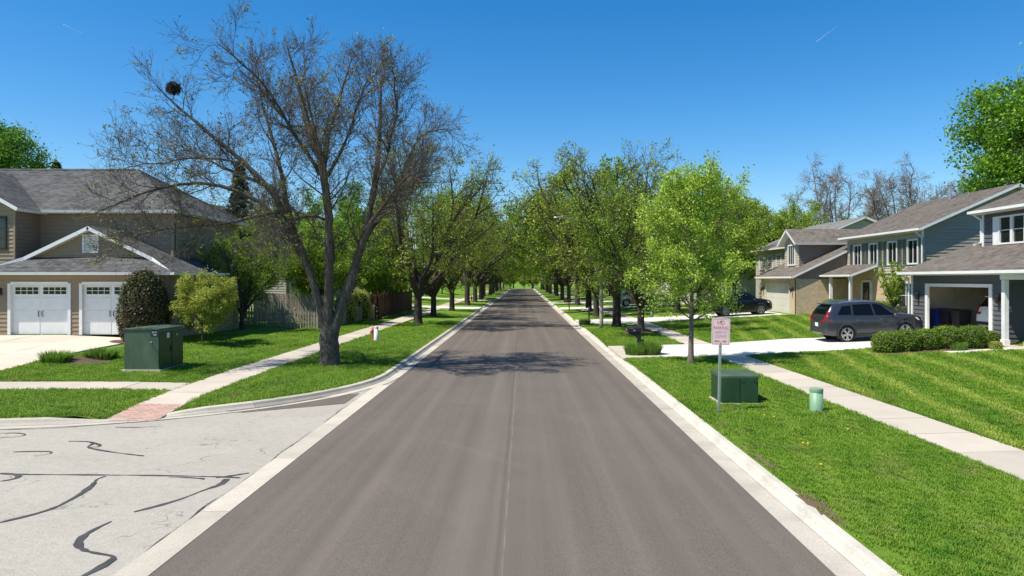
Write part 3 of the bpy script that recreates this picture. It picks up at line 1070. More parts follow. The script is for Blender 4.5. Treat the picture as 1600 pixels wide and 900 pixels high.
# -- the big old street tree, limbs set out one by one (metres from its foot: across, along, up)
def hero_tree():
    rng = np.random.default_rng(11)
    S_ = 1 / 43.0
    def L(pts, d0, d1, r0, r1, K=12):
        n = len(pts)
        pts = [(515 + (x - 515) * (0.86 if x < 515 else 0.86), 470 + (y - 470) * (0.90 if y < 470 else 1)) for x, y in pts]
        q = [((x - 515) * S_, d0 + (d1 - d0) * (k / (n - 1)) ** 1.3, (570 - y) * S_) for k, (x, y) in enumerate(pts)]
        Q = resample(q, K)
        Q[2:] += np.cumsum(rng.normal(size=(K - 1, 3)) * 0.035, axis=0)
        return Q, np.linspace(1, 0, K + 1) ** 0.75 * (r0 - r1) + r1
    trunk = L([(515, 576), (514, 540), (515, 505), (516, 470)], 0, 0, 0.37, 0.33)
    trunk[1][:] = np.interp(np.arange(13), [0, 8, 10, 12], [0.36, 0.335, 0.31, 0.20])
    trunk = (trunk[0], trunk_flare(trunk[0][None], trunk[1][None])[0])
    limbs = [
        L([(517, 535), (524, 498), (541, 455), (560, 405), (576, 345), (590, 290), (598, 225), (597, 150), (600, 70)], 0.0, 0.5, 0.27, 0.03),
        L([(513, 535), (512, 500), (512, 430), (518, 370), (512, 310), (502, 245), (482, 180), (458, 115), (440, 45)], 0.0, -0.6, 0.26, 0.03),
        L([(517, 400), (510, 320), (496, 240), (503, 160), (520, 85), (532, 22)], 0.1, 1.8, 0.17, 0.025),
        L([(513, 535), (505, 492), (482, 425), (456, 372), (440, 318), (414, 268), (370, 228), (305, 190), (245, 142), (215, 112)], 0.0, -0.6, 0.22, 0.025),
        L([(458, 375), (436, 300), (412, 215), (380, 135), (355, 62)], -0.1, 1.5, 0.15, 0.025),
        L([(470, 400), (440, 330), (392, 291), (345, 276), (300, 271), (250, 284), (205, 306), (175, 330)], 0.0, -2.6, 0.13, 0.02),
        L([(513, 326), (482, 322), (448, 332), (420, 360)], 0.0, -1.5, 0.07, 0.02),
        L([(578, 345), (618, 290), (648, 228), (664, 172), (695, 152), (735, 156)], 0.1, 0.6, 0.12, 0.015),
        L([(588, 300), (618, 225), (640, 150), (630, 78)], 0.2, -1.6, 0.11, 0.02),
        L([(507, 265), (535, 200), (556, 125), (575, 45)], -0.2, 1.2, 0.10, 0.02),
        L([(420, 276), (350, 246), (270, 218), (200, 178)], -0.3, 1.8, 0.10, 0.018),
        L([(436, 312), (380, 325), (315, 345), (255, 352), (210, 372)], -0.2, -3.6, 0.09, 0.015),
        L([(512, 330), (500, 260), (470, 190), (425, 120), (400, 60)], 0.0, 3.6, 0.13, 0.02),
        L([(515, 360), (530, 300), (540, 230), (545, 160)], 0.0, -3.8, 0.12, 0.02),
        L([(566, 385), (600, 330), (640, 285), (690, 255)], 0.1, -2.4, 0.10, 0.018),
        L([(570, 370), (605, 310), (650, 250), (672, 200)], 0.1, 3.2, 0.11, 0.018),
        L([(500, 250), (462, 170), (420, 95), (372, 52)], -0.2, -2.2, 0.10, 0.018),
        L([(480, 420), (430, 370), (380, 330), (330, 300)], 0.0, 3.4, 0.12, 0.018),
        L([(372, 232), (310, 225), (240, 235), (195, 245)], -0.4, -2.0, 0.06, 0.015),
    ]
    P0 = np.stack([l[0] for l in limbs]); R0 = np.stack([l[1] for l in limbs]) * 0.72
    P1, R1 = sprout(P0, R0, 13, rng, 0.25, 1.0, (25, 60), (0.9, 2.3), 6, 0.09, 0.17, 0.55, 0.016, 0.3, 0.45)
    P2, R2 = sprout(P1, R1, 7, rng, 0.15, 1.0, (22, 58), (0.5, 1.25), 5, 0.07, 0.17, 0.6, 0.011, 0.4, 0.4)
    P2b, R2b = sprout(P0, R0, 12, rng, 0.3, 1.0, (30, 80), (0.5, 1.3), 5, 0.05, 0.2, 0.4, 0.012, 0.4, 0.3)
    P2 = np.concatenate([P2, P2b]); R2 = np.concatenate([R2, R2b])
    P3, R3 = sprout(P2, R2, 5, rng, 0.15, 1.0, (20, 60), (0.28, 0.75), 4, 0.05, 0.2, 0.7, 0.0075, 0.6, 0.3)
    P4, R4 = sprout(P3, R3, 2, rng, 0.3, 1.0, (20, 55), (0.12, 0.36), 2, 0.06, 0.2, 0.9, 0.013, 0.8, 0.3)
    R3 = np.maximum(R3, 0.0046); R4 = np.maximum(R4, 0.0042); R2 = np.maximum(R2, 0.006)
    wood = join([tubes(trunk[0][None], trunk[1][None], 14), tubes(P0, R0, 9), tubes(P1, R1, 6)])
    tw = join([tubes(P2, R2, 4), tubes(P3, R3, 3), tubes(P4, R4, 3)])
    # buds at the twig tips, a few open leaf tufts
    tips = P4[:, -1]
    pick = rng.random(len(tips)) < 0.14
    p = np.repeat(tips[pick], 2, 0) + rng.normal(size=(pick.sum() * 2, 3)) * 0.03
    lv1 = leaf_quads(p, rng, 0.075, 0.2, 0.6)
    c = P3[rng.integers(0, len(P3), 900), -1]
    p2 = np.repeat(c, 7, 0) + rng.normal(size=(900 * 7, 3)) * 0.06
    lv2 = leaf_quads(p2, rng, 0.095, 0.4, 0.55)
    root = empty("ash_tree", (-7.02, 25.6, G(-7.02, 25.6) - 0.05), 0, "big nearly bare old ash tree with forked dark trunk on the lawn strip", "tree")
    tree_parts(root, wood, tw, join([lv1, lv2]), M["bark"], M["twig"], M["leaf_bud"])
    # an old nest high on the outer limb
    c = np.array([(280 - 515) * S_, -0.45, (570 - 140) * S_])
    n = 230
    q = np.zeros((n, 3, 3))
    o_ = norm(rng.normal(size=(n, 3))) * np.array([0.19, 0.17, 0.08]) * rng.uniform(0.5, 1.25, (n, 1))
    tdir = norm(np.cross(o_, rng.normal(size=(n, 3)))) * 0.22
    q[:, 0] = c + o_ - tdir; q[:, 1] = c + o_ * 1.05; q[:, 2] = c + o_ + tdir
    nest = tag(link("bird_nest", np_mesh("bird_nest", *tubes(q, np.full((n, 3), 0.010), 3)), M["nest"]), "dark twig nest high in the outer limb of the bare ash", "nest")
    nest.location = root.location
    return root
hero_tree()

def vase_tree(seed, H, W, trunk_h, r, nl=6, nleaf=26000, lsize=0.12, spread=0.10, dens=(8, 7, 5), lean=(0, 0), lift=(50, 74), droop=0.0, bare_top=0.0, tw_min=0.008, extra=()):
    """spreading street tree: short trunk, ascending limbs"""
    rng = np.random.default_rng(seed)
    tp = resample([(0, 0, -0.1), (lean[0] * 0.4, lean[1] * 0.4, trunk_h * 0.5), (lean[0], lean[1], trunk_h)], 8)
    tr = trunk_flare(tp[None], np.linspace(r, r * 0.85, 9)[None])[0]
    limbs, lr = [], []
    az0 = rng.random() * 6.28
    for k in range(nl):
        az = az0 + k * 2 * np.pi / nl + rng.uniform(-0.4, 0.4)
        el = math.radians(rng.uniform(*lift)) if k else math.radians(84)
        L = (H - trunk_h) * (0.88 if k == 0 else rng.uniform(0.75, 1.0))
        zb = trunk_h * rng.uniform(0.78, 1.0)
        pts = [(lean[0], lean[1], zb)]
        d = np.array([math.cos(az) * math.cos(el), math.sin(az) * math.cos(el), math.sin(el)])
        p = np.array(pts[0])
        n = 10
        for j in range(n):
            p = p + d * L / n
            d = norm(d + rng.normal(size=3) * 0.09 + np.array([0, 0, 0.03]))
            rad = math.hypot(p[0], p[1])
            if rad > W * 0.42:
                d[:2] *= 0.6
                d = norm(d)
            pts.append(tuple(p))
        limbs.append(np.array(pts)); lr.append(np.linspace(1, 0.0, n + 1) ** 0.8 * r * rng.uniform(0.45, 0.62) + 0.02)
    for pts in extra:
        limbs.append(resample(pts, 10)); lr.append(np.linspace(0.13, 0.02, 11))
    P0, R0 = np.stack(limbs), np.stack(lr)
    P1, R1 = sprout(P0, R0, dens[0], rng, 0.15, 1.0, (30, 65), (W * 0.20, W * 0.36), 6, 0.06 - droop, 0.16, 0.6, 0.016, 0.3, 0.5, out=(0, 0, 0))
    P2, R2 = sprout(P1, R1, dens[1], rng, 0.2, 1.0, (25, 60), (0.7, 1.7), 4, 0.04 - droop, 0.2, 0.6, 0.011, 0.4, 0.4)
    P2b, R2b = sprout(P0, R0, dens[1], rng, 0.25, 1.0, (35, 80), (0.7, 1.7), 4, 0.03, 0.2, 0.4, 0.011, 0.4, 0.3)
    P2 = np.concatenate([P2, P2b]); R2 = np.concatenate([R2, R2b])
    P3, R3 = sprout(P2, R2, dens[2], rng, 0.2, 1.0, (25, 60), (0.3, 0.9), 3, 0.03 - droop, 0.2, 0.7, 0.009, 0.6, 0.3)
    R2 = np.maximum(R2, tw_min * 1.25); R3 = np.maximum(R3, tw_min)
    wood = join([tubes(tp[None], tr[None], 12), tubes(P0, R0, 8), tubes(P1, R1, 5)])
    tw = join([tubes(P2, R2, 4), tubes(P3, R3, 3)])
    lv = None
    if nleaf:
        # leaves come in tufts at twig ends
        nt = nleaf // 6
        tuft = on_twigs(P3, nt, rng, 0.02, 0.5)
        if bare_top:
            keep = rng.random(nt) > bare_top * np.clip((tuft[:, 2] - H * 0.45) / (H * 0.4), 0, 1)
            tuft = tuft[keep]
        p = np.repeat(tuft, 6, 0) + rng.normal(size=(len(tuft) * 6, 3)) * spread
        lv = leaf_quads(p, rng, lsize)
    return wood, tw, lv

def clump_leaves(seed, zc, rx, rz, nclump, per, size, cr=0.75):
    """leaf masses through an egg shaped crown, with gaps between them"""
    rng = np.random.default_rng(seed)
    d = norm(rng.normal(size=(nclump, 3)))
    r = rng.uniform(0.35, 1.0, (nclump, 1)) ** 0.6
    lump = 1 + 0.14 * np.sin(d[:, :1] * 5 + seed) * np.cos(d[:, 1:2] * 4)
    cen = d * r * lump * np.array([rx, rx, rz]) + np.array([0, 0, zc])
    rad = rng.uniform(0.6, 1.2, nclump) * cr
    p = np.repeat(cen, per, 0) + rng.normal(size=(nclump * per, 3)) * np.repeat(rad, per)[:, None] * np.array([0.62, 0.62, 0.42])
    return leaf_quads(p, rng, size, 0.5)

def make_proto(name, data, bark, twig, leaf):
    root = empty(name)
    tree_parts(root, *data, bark, twig, leaf)
    return root

used = {}
def plant(key, x, y, s=1.0, rz=0.0, label=None, cat="tree", group=None, sz=None):
    """first use moves the prototype itself, later ones copy it with its parts"""
    p = PROTO[key]
    if key in used:
        o = copy_tree(p)
    else:
        o = p
        used[key] = 1
    o.location = (x, y, G(x, y) - 0.03)
    o.rotation_euler = (0, 0, rz)
    o.scale = (s, s, sz or s)
    for k in ("label", "category", "group"):
        if k in o: del o[k]
    return tag(o, label, cat, group)

def pear_tree(seed, H=7.6, W=3.9):
    rng = np.random.default_rng(seed)
    tp = resample([(0, 0, -0.1), (0.02, 0, 1.3), (0.06, 0, 3.2), (0.0, 0, 5.2), (0.04, 0, H - 0.3)], 14)
    tr = trunk_flare(tp[None], np.linspace(0.115, 0.012, 15)[None])[0]
    limbs, lr = [], []
    for k in range(40):
        u = (k + rng.random()) / 40
        z = 1.55 + u * (H - 2.4)
        az = k * 2.4 + rng.uniform(-0.4, 0.4)
        env = W / 2 * (math.sin(math.pi * (0.22 + 0.74 * u)) ** 0.6) * rng.uniform(0.8, 1.1)
        el = math.radians(rng.uniform(14, 40) + 14 * u)
        L = env / math.cos(el) * 1.05
        L = min(L, (H - z) * 1.2 + 0.3)
        p = np.array([0.03, 0, z]); d = np.array([math.cos(az) * math.cos(el), math.sin(az) * math.cos(el), math.sin(el)])
        pts = [p]
        for j in range(8):
            p = p + d * L / 8
            d = norm(d + rng.normal(size=3) * 0.08 + np.array([0, 0, 0.02]))
            pts.append(p)
        limbs.append(np.array(pts)); lr.append(np.linspace(0.038 * (1 - 0.6 * u), 0.008, 9))
    P0, R0 = np.stack(limbs), np.stack(lr)
    P1, R1 = sprout(P0, R0, 7, rng, 0.15, 1.0, (30, 65), (0.45, 1.1), 4, 0.05, 0.15, 0.6, 0.012, 0.4, 0.4)
    P2, R2 = sprout(P1, R1, 5, rng, 0.1, 1.0, (25, 65), (0.15, 0.45), 3, 0.03, 0.2, 0.7, 0.010, 0.6, 0.3)
    wood = join([tubes(tp[None], tr[None], 10), tubes(P0, R0, 6)])
    tw = join([tubes(P1, np.maximum(R1, 0.005), 4), tubes(P2, np.maximum(R2, 0.004), 3)])
    tuft = on_twigs(P2, 6400, rng, 0.03, 0.3)
    p = np.repeat(tuft, 5, 0) + rng.normal(size=(len(tuft) * 5, 3)) * 0.11
    lv = leaf_quads(p, rng, 0.092, 0.3, 0.62)
    return wood, tw, lv

def spruce(seed, H, W):
    rng = np.random.default_rng(seed)
    tp = resample([(0, 0, -0.1), (0, 0, H * 0.5), (0, 0, H)], 10)
    tr = np.linspace(H * 0.016, 0.02, 11)
    limbs, lr = [], []
    n = 150
    for k in range(n):
        u = (k + rng.random()) / n
        z = H * (0.06 + 0.93 * u)
        az = k * 2.4
        L = W / 2 * (1 - u) ** 0.85 * rng.uniform(0.8, 1.15) + 0.12
        d = np.array([math.cos(az), math.sin(az), 0.12 + 0.5 * u])
        p = np.array([0, 0, z]); pts = [p]
        for j in range(5):
            p = p + norm(d) * L / 5
            d = d + np.array([0, 0, -0.16 + 0.05 * j])
            pts.append(p)
        limbs.append(np.array(pts)); lr.append(np.linspace(0.035, 0.008, 6))
    P0, R0 = np.stack(limbs), np.stack(lr)
    P1, R1 = sprout(P0, R0, 9, rng, 0.1, 1.0, (40, 70), (0.25, 0.7), 3, -0.08, 0.1, 0.6, 0.01, 0.5, 0.5)
    wood = join([tubes(tp[None], tr[None], 10), tubes(P0, R0, 4)])
    tuft = on_twigs(P1, 26000, rng, 0.05, 0.0)
    lv = leaf_quads(tuft, rng, 0.24, -0.2, 0.32)
    return wood, tubes(P1, np.maximum(R1, 0.006), 3), lv

ASH_B, TW, LA = M["bark_dark"], M["twig_dark"], M["leaf_ash"]
PROTO = dict(
    ash_a=make_proto("street_tree", vase_tree(21, 13.0, 11.0, 2.4, 0.29, 7, 17000, 0.145, 0.15, (10, 7, 5), lift=(46, 76), bare_top=0.65), ASH_B, TW, LA),
    ash_b=make_proto("street_tree", vase_tree(22, 13.6, 11.5, 2.3, 0.30, 8, 20000, 0.145, 0.15, (10, 7, 5), lift=(42, 78), bare_top=0.55, extra=[[(0.0, 0.0, 2.6), (-0.11, -1.43, 3.7), (-0.34, -2.92, 4.3), (-0.88, -4.02, 6.0), (-1.59, -5.37, 8.3)]]), ASH_B, TW, LA),
    ash_c=make_proto("street_tree", vase_tree(23, 12.0, 12.0, 2.3, 0.27, 8, 25000, 0.155, 0.16, (9, 7, 5), lift=(34, 74)), ASH_B, TW, M["leaf_olive"]),
    lush=make_proto("shade_tree", vase_tree(24, 12.0, 12.0, 2.0, 0.27, 9, 48000, 0.19, 0.20, (8, 6, 4), lift=(34, 72)), ASH_B, TW, M["leaf_green"]),
    lush_b=make_proto("shade_tree", vase_tree(25, 11.0, 10.0, 1.8, 0.25, 8, 42000, 0.20, 0.20, (8, 6, 4), lift=(26, 70)), ASH_B, TW, M["leaf_olive"]),
    maple=make_proto("maple_tree", (lambda t: (t[0], t[1], clump_leaves(28, 8.8, 5.4, 6.3, 430, 230, 0.21, 0.85)))(vase_tree(27, 14.0, 8.0, 2.2, 0.30, 10, 0, dens=(8, 5, 3), lift=(40, 78))), ASH_B, TW, M["leaf_green"]),
    bare=make_proto("bare_tree", vase_tree(26, 15.0, 10.0, 2.4, 0.24, 9, 1500, 0.10, 0.10, (12, 9, 6), lift=(48, 80), tw_min=0.011), M["bark_pale"], M["twig_grey"], M["leaf_bud"]),
    pear=make_proto("pear_tree", pear_tree(31), M["bark_pale"], M["twig"], M["leaf_fresh"]),
    spruce=make_proto("spruce_tree", spruce(32, 14.0, 6.0), M["bark"], M["twig"], M["leaf_dark"]),
    ornament=make_proto("ornamental_tree", vase_tree(33, 7.6, 5.2, 2.0, 0.15, 8, 30000, 0.20, 0.18, (7, 5, 4), lift=(30, 68)), M["bark"], TW, M["leaf_lime"]),
)

# street trees on the west strip (second to fourth are named, the far row shares a label)
W_ROW = "street trees far down the left hand side"
E_ROW = "street trees far down the right hand side"
plant("ash_b", -7.3, 49.0, 1.0, 0.6, "half leafed street tree with leaning double trunk past the red hydrant")
plant("ash_c", -7.55, 59.5, 0.92, 2.1, "olive green street tree, second past the hydrant on the lawn strip")
plant("ash_a", -7.1, 70.5, 0.95, 4.0, "half bare street tree, third past the hydrant, before the first far driveway")
rr = random.Random(5)
ORD = ["fourth", "fifth", "sixth", "seventh", "eighth", "ninth", "tenth", "eleventh", "twelfth", "thirteenth", "fourteenth", "fifteenth", "sixteenth", "seventeenth", "eighteenth"]
keys = ["ash_c", "ash_b", "lush_b", "ash_a", "ash_c", "lush"]
for k, y in enumerate(range(85, 244, 12)):
    plant(keys[k % 6], -6.9 + rr.uniform(-0.4, 0.4), y + rr.uniform(-2, 2), rr.uniform(1.1, 1.32), rr.uniform(0, 6.28),
          "leafy street tree on the hydrant's side of the road, %s past the hydrant" % ORD[k], "tree", W_ROW)
# east strip
plant("pear", 6.2, 26.0, 0.96, 0.4, "young bright green pear tree beside the mailbox driveway")
plant("ash_c", 6.9, 41.2, 0.80, 3.6, "thick rough trunked street tree in a mulch ring behind the mailbox")
plant("ash_b", 6.25, 46.9, 0.98, 5.0, "tall dark street tree with many ascending limbs beside the lamp pole")
plant("ash_c", 6.3, 60.5, 0.97, 0.9, "olive leafed street tree, next one past the lamp pole")
for k, y in enumerate(range(72, 244, 12)):
    plant(keys[(k + 2) % 6], 6.4 + rr.uniform(-0.4, 0.4), y + rr.uniform(-2, 2), rr.uniform(1.1, 1.32), rr.uniform(0, 6.28),
          "leafy street tree on the mailbox side of the road, %s past the lamp pole" % (["second", "third"] + ORD)[k], "tree", E_ROW)

# yard trees, west
plant("lush_b", -13.6, 47.5, 0.62, 1.0, "olive green yard tree over the weathered board fence")
plant("lush", -14.5, 58.0, 0.85, 2.0, "dense green yard tree behind the dark stained fence")
plant("lush_b", -18.5, 66.0, 0.95, 3.0, "broad olive yard tree behind the dense one beyond the fences")
plant("lush_b", -18.6, 47.0, 0.62, 0.3, "low bushy tree behind the shaded end of the board fence")
plant("ornament", -14.1, 31.0, 0.40, 0.5, "small lime green ornamental tree at the taupe house's corner")
plant("maple", -49.0, 62.0, 1.15, 0.2, "dark leafy tree rising behind the taupe house's ridge")
plant("spruce", -47.0, 71.0, 1.0, 0.0, "spruce tip poking above the taupe house's roof ridge")
plant("spruce", -20.5, 51.0, 0.78, 1.0, "dark spruce behind the taupe house beside the fence")
plant("ash_c", -15.4, 38.6, 0.46, 1.2, "small spreading yard tree against the taupe house's shaded side wall")
for k, (x, y, s_) in enumerate(((-15.2, 73.5, 0.55), (-17.5, 89, 0.6), (-14.8, 97, 0.5), (-16.5, 120, 0.6), (-15.5, 135, 0.55), (15.0, 86, 0.55), (16.5, 104, 0.6), (14.5, 118, 0.55), (16, 134, 0.6), (-13.5, 66.5, 0.42))):
    plant("lush_b" if k % 2 else "lush", x, y, s_, k * 1.3, "low bushy front yard tree behind the sidewalk, far down the road", "tree", "bushy front yard trees far down the road")
# yard trees, east
plant("lush_b", 15.5, 62.0, 0.92, 0.4, "broad olive yard tree behind the black car")
plant("ash_c", 18.5, 68.0, 1.0, 1.4, "loose olive yard tree beyond the brick garage")
plant("ash_a", 13.2, 60.0, 0.85, 3.3, "half bare yard tree behind the young pear tree's crown")
plant("bare", 40.0, 91.0, 1.18, 0.5, "tall purplish bare tree behind the brick house's dormer")
plant("bare", 47.0, 87.0, 1.10, 2.5, "spreading bare tree above the brick house's main roof, nearer the chimney")
plant("bare", 54.0, 90.0, 1.05, 4.1, "bare tree between the chimney and the large green maple")
plant("maple", 46.6, 60.0, 1.45, 1.5, "large bright green maple towering behind the charcoal house")
plant("lush_b", 34.0, 86.0, 1.0, 5.1, "green tree behind the dormer below the bare purplish tree")
plant("ash_c", 29.5, 84.0, 1.0, 0.1, "olive tree behind the pale roof on the far side of the brick house")
plant("lush_b", 24.0, 80.0, 1.05, 2.2, "full olive tree between the young pear and the dormer")
# trees that close the far end and the back yards
far = [(-56 + 7.5 * k + rr.uniform(-2, 2), 268 + rr.uniform(-3, 14)) for k in range(16)]
far += [(-27 - rr.uniform(0, 6), y) for y in range(92, 290, 22)] + [(27 + rr.uniform(0, 6), y) for y in range(100, 290, 22)]
for k, (x, y) in enumerate(far):
    plant(["lush", "lush_b", "ash_c"][k % 3], x, y, rr.uniform(0.95, 1.2), rr.uniform(0, 6.28), "leafy tree in the distant belt that closes the view", "tree", "distant trees beyond the street rows")
for k in range(17):
    plant("lush_b", -42 + 5.2 * k + rr.uniform(-1, 1), 262 + rr.uniform(-1.5, 1.5), rr.uniform(0.42, 0.6), rr.uniform(0, 6.28), "low bushy tree closing the far end of the road", "tree", "low trees at the road's far end")
far = [(-70 + 9 * k, 92 + rr.uniform(-5, 8)) for k in range(4)] + [(40 + 9.5 * k, 104 + rr.uniform(-5, 8)) for k in range(6)]
for k, (x, y) in enumerate(far):
    plant(["lush_b", "ash_c", "lush"][k % 3], x, y, rr.uniform(0.9, 1.1), rr.uniform(0, 6.28), "leafy tree in the back yards behind the near houses", "tree", "back yard trees behind the near houses")

# ------------------------------------------------------------------ shrubs and clumps
def shrub(x, y, rx, ry, hgt, mat, n, size, seed, name="shrub", label=None, group=None, shape=2.6, cone=0.0, rz=0.0):
    rng = np.random.default_rng(seed)
    root = empty(name, (x, y, G(x, y)), rz, label, "shrub", group)
    def surf(u, w, k=1.0):
        # superellipsoid standing on the ground, lumpy
        d = np.stack([np.cos(u) * np.cos(w), np.sin(u) * np.cos(w), np.sin(w)], -1)
        den = (np.abs(d[..., 0]) ** shape + np.abs(d[..., 1]) ** shape + np.abs(d[..., 2]) ** shape) ** (1 / shape)
        d = d / den[..., None]
        lump = 1 + 0.05 * np.sin(5 * u + seed) * np.cos(4 * w) + 0.045 * np.sin(9 * u + 2 * w * 3 + seed * 2)
        z = (d[..., 2] + 0.82) / 1.82 * hgt
        tp_ = 1 - cone * np.clip(z / hgt, 0, 1)
        return np.stack([d[..., 0] * rx * lump * k * tp_, d[..., 1] * ry * lump * k * tp_, np.maximum(z * (0.5 + 0.5 * k), 0.0)], -1)
    U = np.linspace(0, 2 * np.pi, 19)[:-1]; Wv = np.linspace(-1.2, np.pi / 2, 12)
    uu, ww = np.meshgrid(U, Wv, indexing='ij')
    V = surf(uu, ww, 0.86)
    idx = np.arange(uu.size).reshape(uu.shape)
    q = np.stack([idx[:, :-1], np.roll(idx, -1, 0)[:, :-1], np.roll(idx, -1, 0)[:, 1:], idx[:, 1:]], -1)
    link("shade_core", np_mesh("shade_core", V, q), M["core"], root)  # solid dark shell, the shrub's inner shade put into its colour
    u = rng.uniform(0, 2 * np.pi, n); w = np.arcsin(rng.uniform(-0.9, 1, n))
    P = surf(u, w, 1.0) * rng.normal(0.985, 0.035, (n, 1))
    nn = norm(P - np.array([0, 0, hgt * 0.45]))
    link("leaves", np_mesh("leaves", *leaf_quads(P, rng, size, 0.2, 0.6, nn)), mat, root)
    return root

# five clipped boxwoods along the near edge of the charcoal house's driveway
HG = "clipped boxwoods in a row by the open garage"
for k, (x, r, hh, lab) in enumerate(((13.95, 0.50, 0.78, "clipped boxwood at the street end of the row by the open garage"),
                                 (14.70, 0.46, 0.80, "clipped boxwood, second from the street end of the row"),
                                 (15.42, 0.45, 0.78, "clipped boxwood in the middle of the row of five"),
                                 (16.22, 0.55, 0.86, "largest clipped boxwood, fourth from the street end of the row"),
                                 (17.18, 0.58, 0.84, "clipped boxwood at the house end of the row by the porch post"))):
    shrub(x, 26.95, r, 0.5, hh, M["leaf_box"], 5200, 0.055, 40 + k, "boxwood", lab, HG)
shrub(21.1, 52.2 - 4.6, 0.85, 0.8, 1.05, M["leaf_box"], 4500, 0.07, 51, "shrub", "round green shrub against the buff brick wall behind the grey car")
shrub(21.6, 43.0, 0.8, 1.9, 1.0, M["leaf_box"], 5500, 0.07, 52, "shrub", "long green hedge below the four shuttered windows")
shrub(20.9, 38.6, 0.9, 1.5, 0.95, M["leaf_yew"], 5000, 0.07, 53, "shrub", "low bronze shrub between the grey car's bonnet and the garage")
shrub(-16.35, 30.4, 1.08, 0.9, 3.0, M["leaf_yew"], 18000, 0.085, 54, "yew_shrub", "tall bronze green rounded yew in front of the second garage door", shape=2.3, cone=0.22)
shrub(-11.9, 47.2, 0.7, 0.8, 1.9, M["leaf_lime"], 4000, 0.10, 57, "shrub", "pale flowering shrub leaning over the picket fence behind the bare ash")
shrub(-11.7, 50.6, 0.75, 0.8, 2.1, M["leaf_lime"], 4500, 0.10, 58, "shrub", "pale green shrub at the far end of the picket fence")
shrub(18.3, 27.6, 0.32, 0.3, 0.55, M["leaf_box"], 1800, 0.06, 59, "shrub", "small leafy plant at the foot of the white porch post")
shrub(17.6, 26.2, 0.2, 0.2, 0.3, M["leaf_lime"], 900, 0.05, 60, "shrub", "tiny yellow green plant beside the front path")

def blades_clump(x, y, r, hgt, n, seed, label, mat, cat="plant", name="grass_clump", wid=0.022):
    rng = np.random.default_rng(seed)
    a = rng.uniform(0, 2 * np.pi, n); rad = r * 0.75 * np.sqrt(rng.random(n))
    base = np.stack([np.cos(a) * rad, np.sin(a) * rad, np.zeros(n)], 1)
    da = a + rng.normal(0, 0.6, n)
    L = hgt * rng.uniform(0.6, 1.15, n)
    out = np.stack([np.cos(da), np.sin(da), np.zeros(n)], 1)
    lean = rng.uniform(0.1, 0.7, n)[:, None]
    K = 4
    side = np.stack([-np.sin(da), np.cos(da), np.zeros(n)], 1)
    V = []
    for k in range(K + 1):
        t = k / K
        c = base + np.array([0, 0, 1.0]) * (L * (t - 0.35 * t * t * lean[:, 0]))[:, None] + out * (L[:, None] * lean * t ** 1.8)
        w = wid * (1 - t ** 2 * 0.9) * 0.5
        V.append(np.stack([c - side * w, c + side * w], 1))
    V = np.stack(V, 1)                                     # n, K+1, 2, 3
    b0 = (np.arange(n) * (K + 1) * 2)[:, None]
    k = np.arange(K)[None] * 2
    Q = np.stack([b0 + k, b0 + k + 1, b0 + k + 3, b0 + k + 2], -1)
    o = link(name, np_mesh(name, V, Q), mat)
    o.location = (x, y, G(x, y))
    return tag(o, label, cat)
blades_clump(4.78, 29.55, 0.62, 0.52, 1300, 61, "bright ornamental grass clump around the near mailbox post", M["leaf_blade"])
blades_clump(5.35, 29.45, 0.55, 0.62, 1100, 62, "taller ornamental grass clump on the driveway side of the near mailbox", M["leaf_blade"])
blades_clump(4.35, 49.6, 0.5, 0.45, 600, 63, "grass clump at the foot of the red and white mailbox", M["leaf_blade"])
blades_clump(-16.1, 24.3, 0.62, 0.42, 900, 64, "leafy daylily clump at the outer end of the mulch bed by the big cabinet", M["leaf_blade"])
blades_clump(-14.9, 25.1, 0.5, 0.44, 700, 65, "daylily clump in the mulch bed close behind the big cabinet", M["leaf_blade"])
blades_clump(-15.4, 25.3, 0.4, 0.36, 450, 66, "small daylily clump between its two larger neighbours in the mulch bed", M["leaf_blade"])
blades_clump(16.3, 26.35, 0.35, 0.36, 350, 67, "pale green iris clump in front of the boxwood row", M["leaf_blade"])

# upright multi stemmed shrub tree in front of the shuttered windows
def stem_tree():
    rng = np.random.default_rng(70)
    limbs, lr = [], []
    for k in range(13):
        az = k * 2.4; el = math.radians(rng.uniform(58, 84))
        p = np.array([0, 0, 0.75]); d = np.array([math.cos(az) * math.cos(el), math.sin(az) * math.cos(el), math.sin(el)])
        L = rng.uniform(1.8, 2.8); pts = [p]
        for j in range(8):
            p = p + d * L / 8
            d = norm(d + rng.normal(size=3) * 0.05 + np.array([0, 0, 0.07]))
            pts.append(p)
        limbs.append(np.array(pts)); lr.append(np.linspace(0.04, 0.012, 9))
    P0, R0 = np.stack(limbs), np.stack(lr)
    tp = resample([(0, 0, -0.1), (0, 0, 0.5), (0, 0, 0.95)], 6)
    P1, R1 = sprout(P0, R0, 10, rng, 0.15, 1.0, (30, 70), (0.10, 0.26), 2, 0.1, 0.15, 0.5, 0.02, 0.5, 0.2)
    wood = join([tubes(tp[None], np.linspace(0.12, 0.09, 7)[None], 9), tubes(P0, R0, 6)])
    p = on_twigs(P1, 5200, rng, 0.06, 0.1)
    root = empty("shrub_tree", (20.9, 39.6, G(20.9, 39.6)), 0, "upright shrub tree with bunched leaves before the shuttered windows", "tree")
    tree_parts(root, wood, tubes(P1, np.maximum(R1, 0.005), 3), leaf_quads(p, rng, 0.10), M["bark"], M["twig"], M["leaf_olive"])
stem_tree()

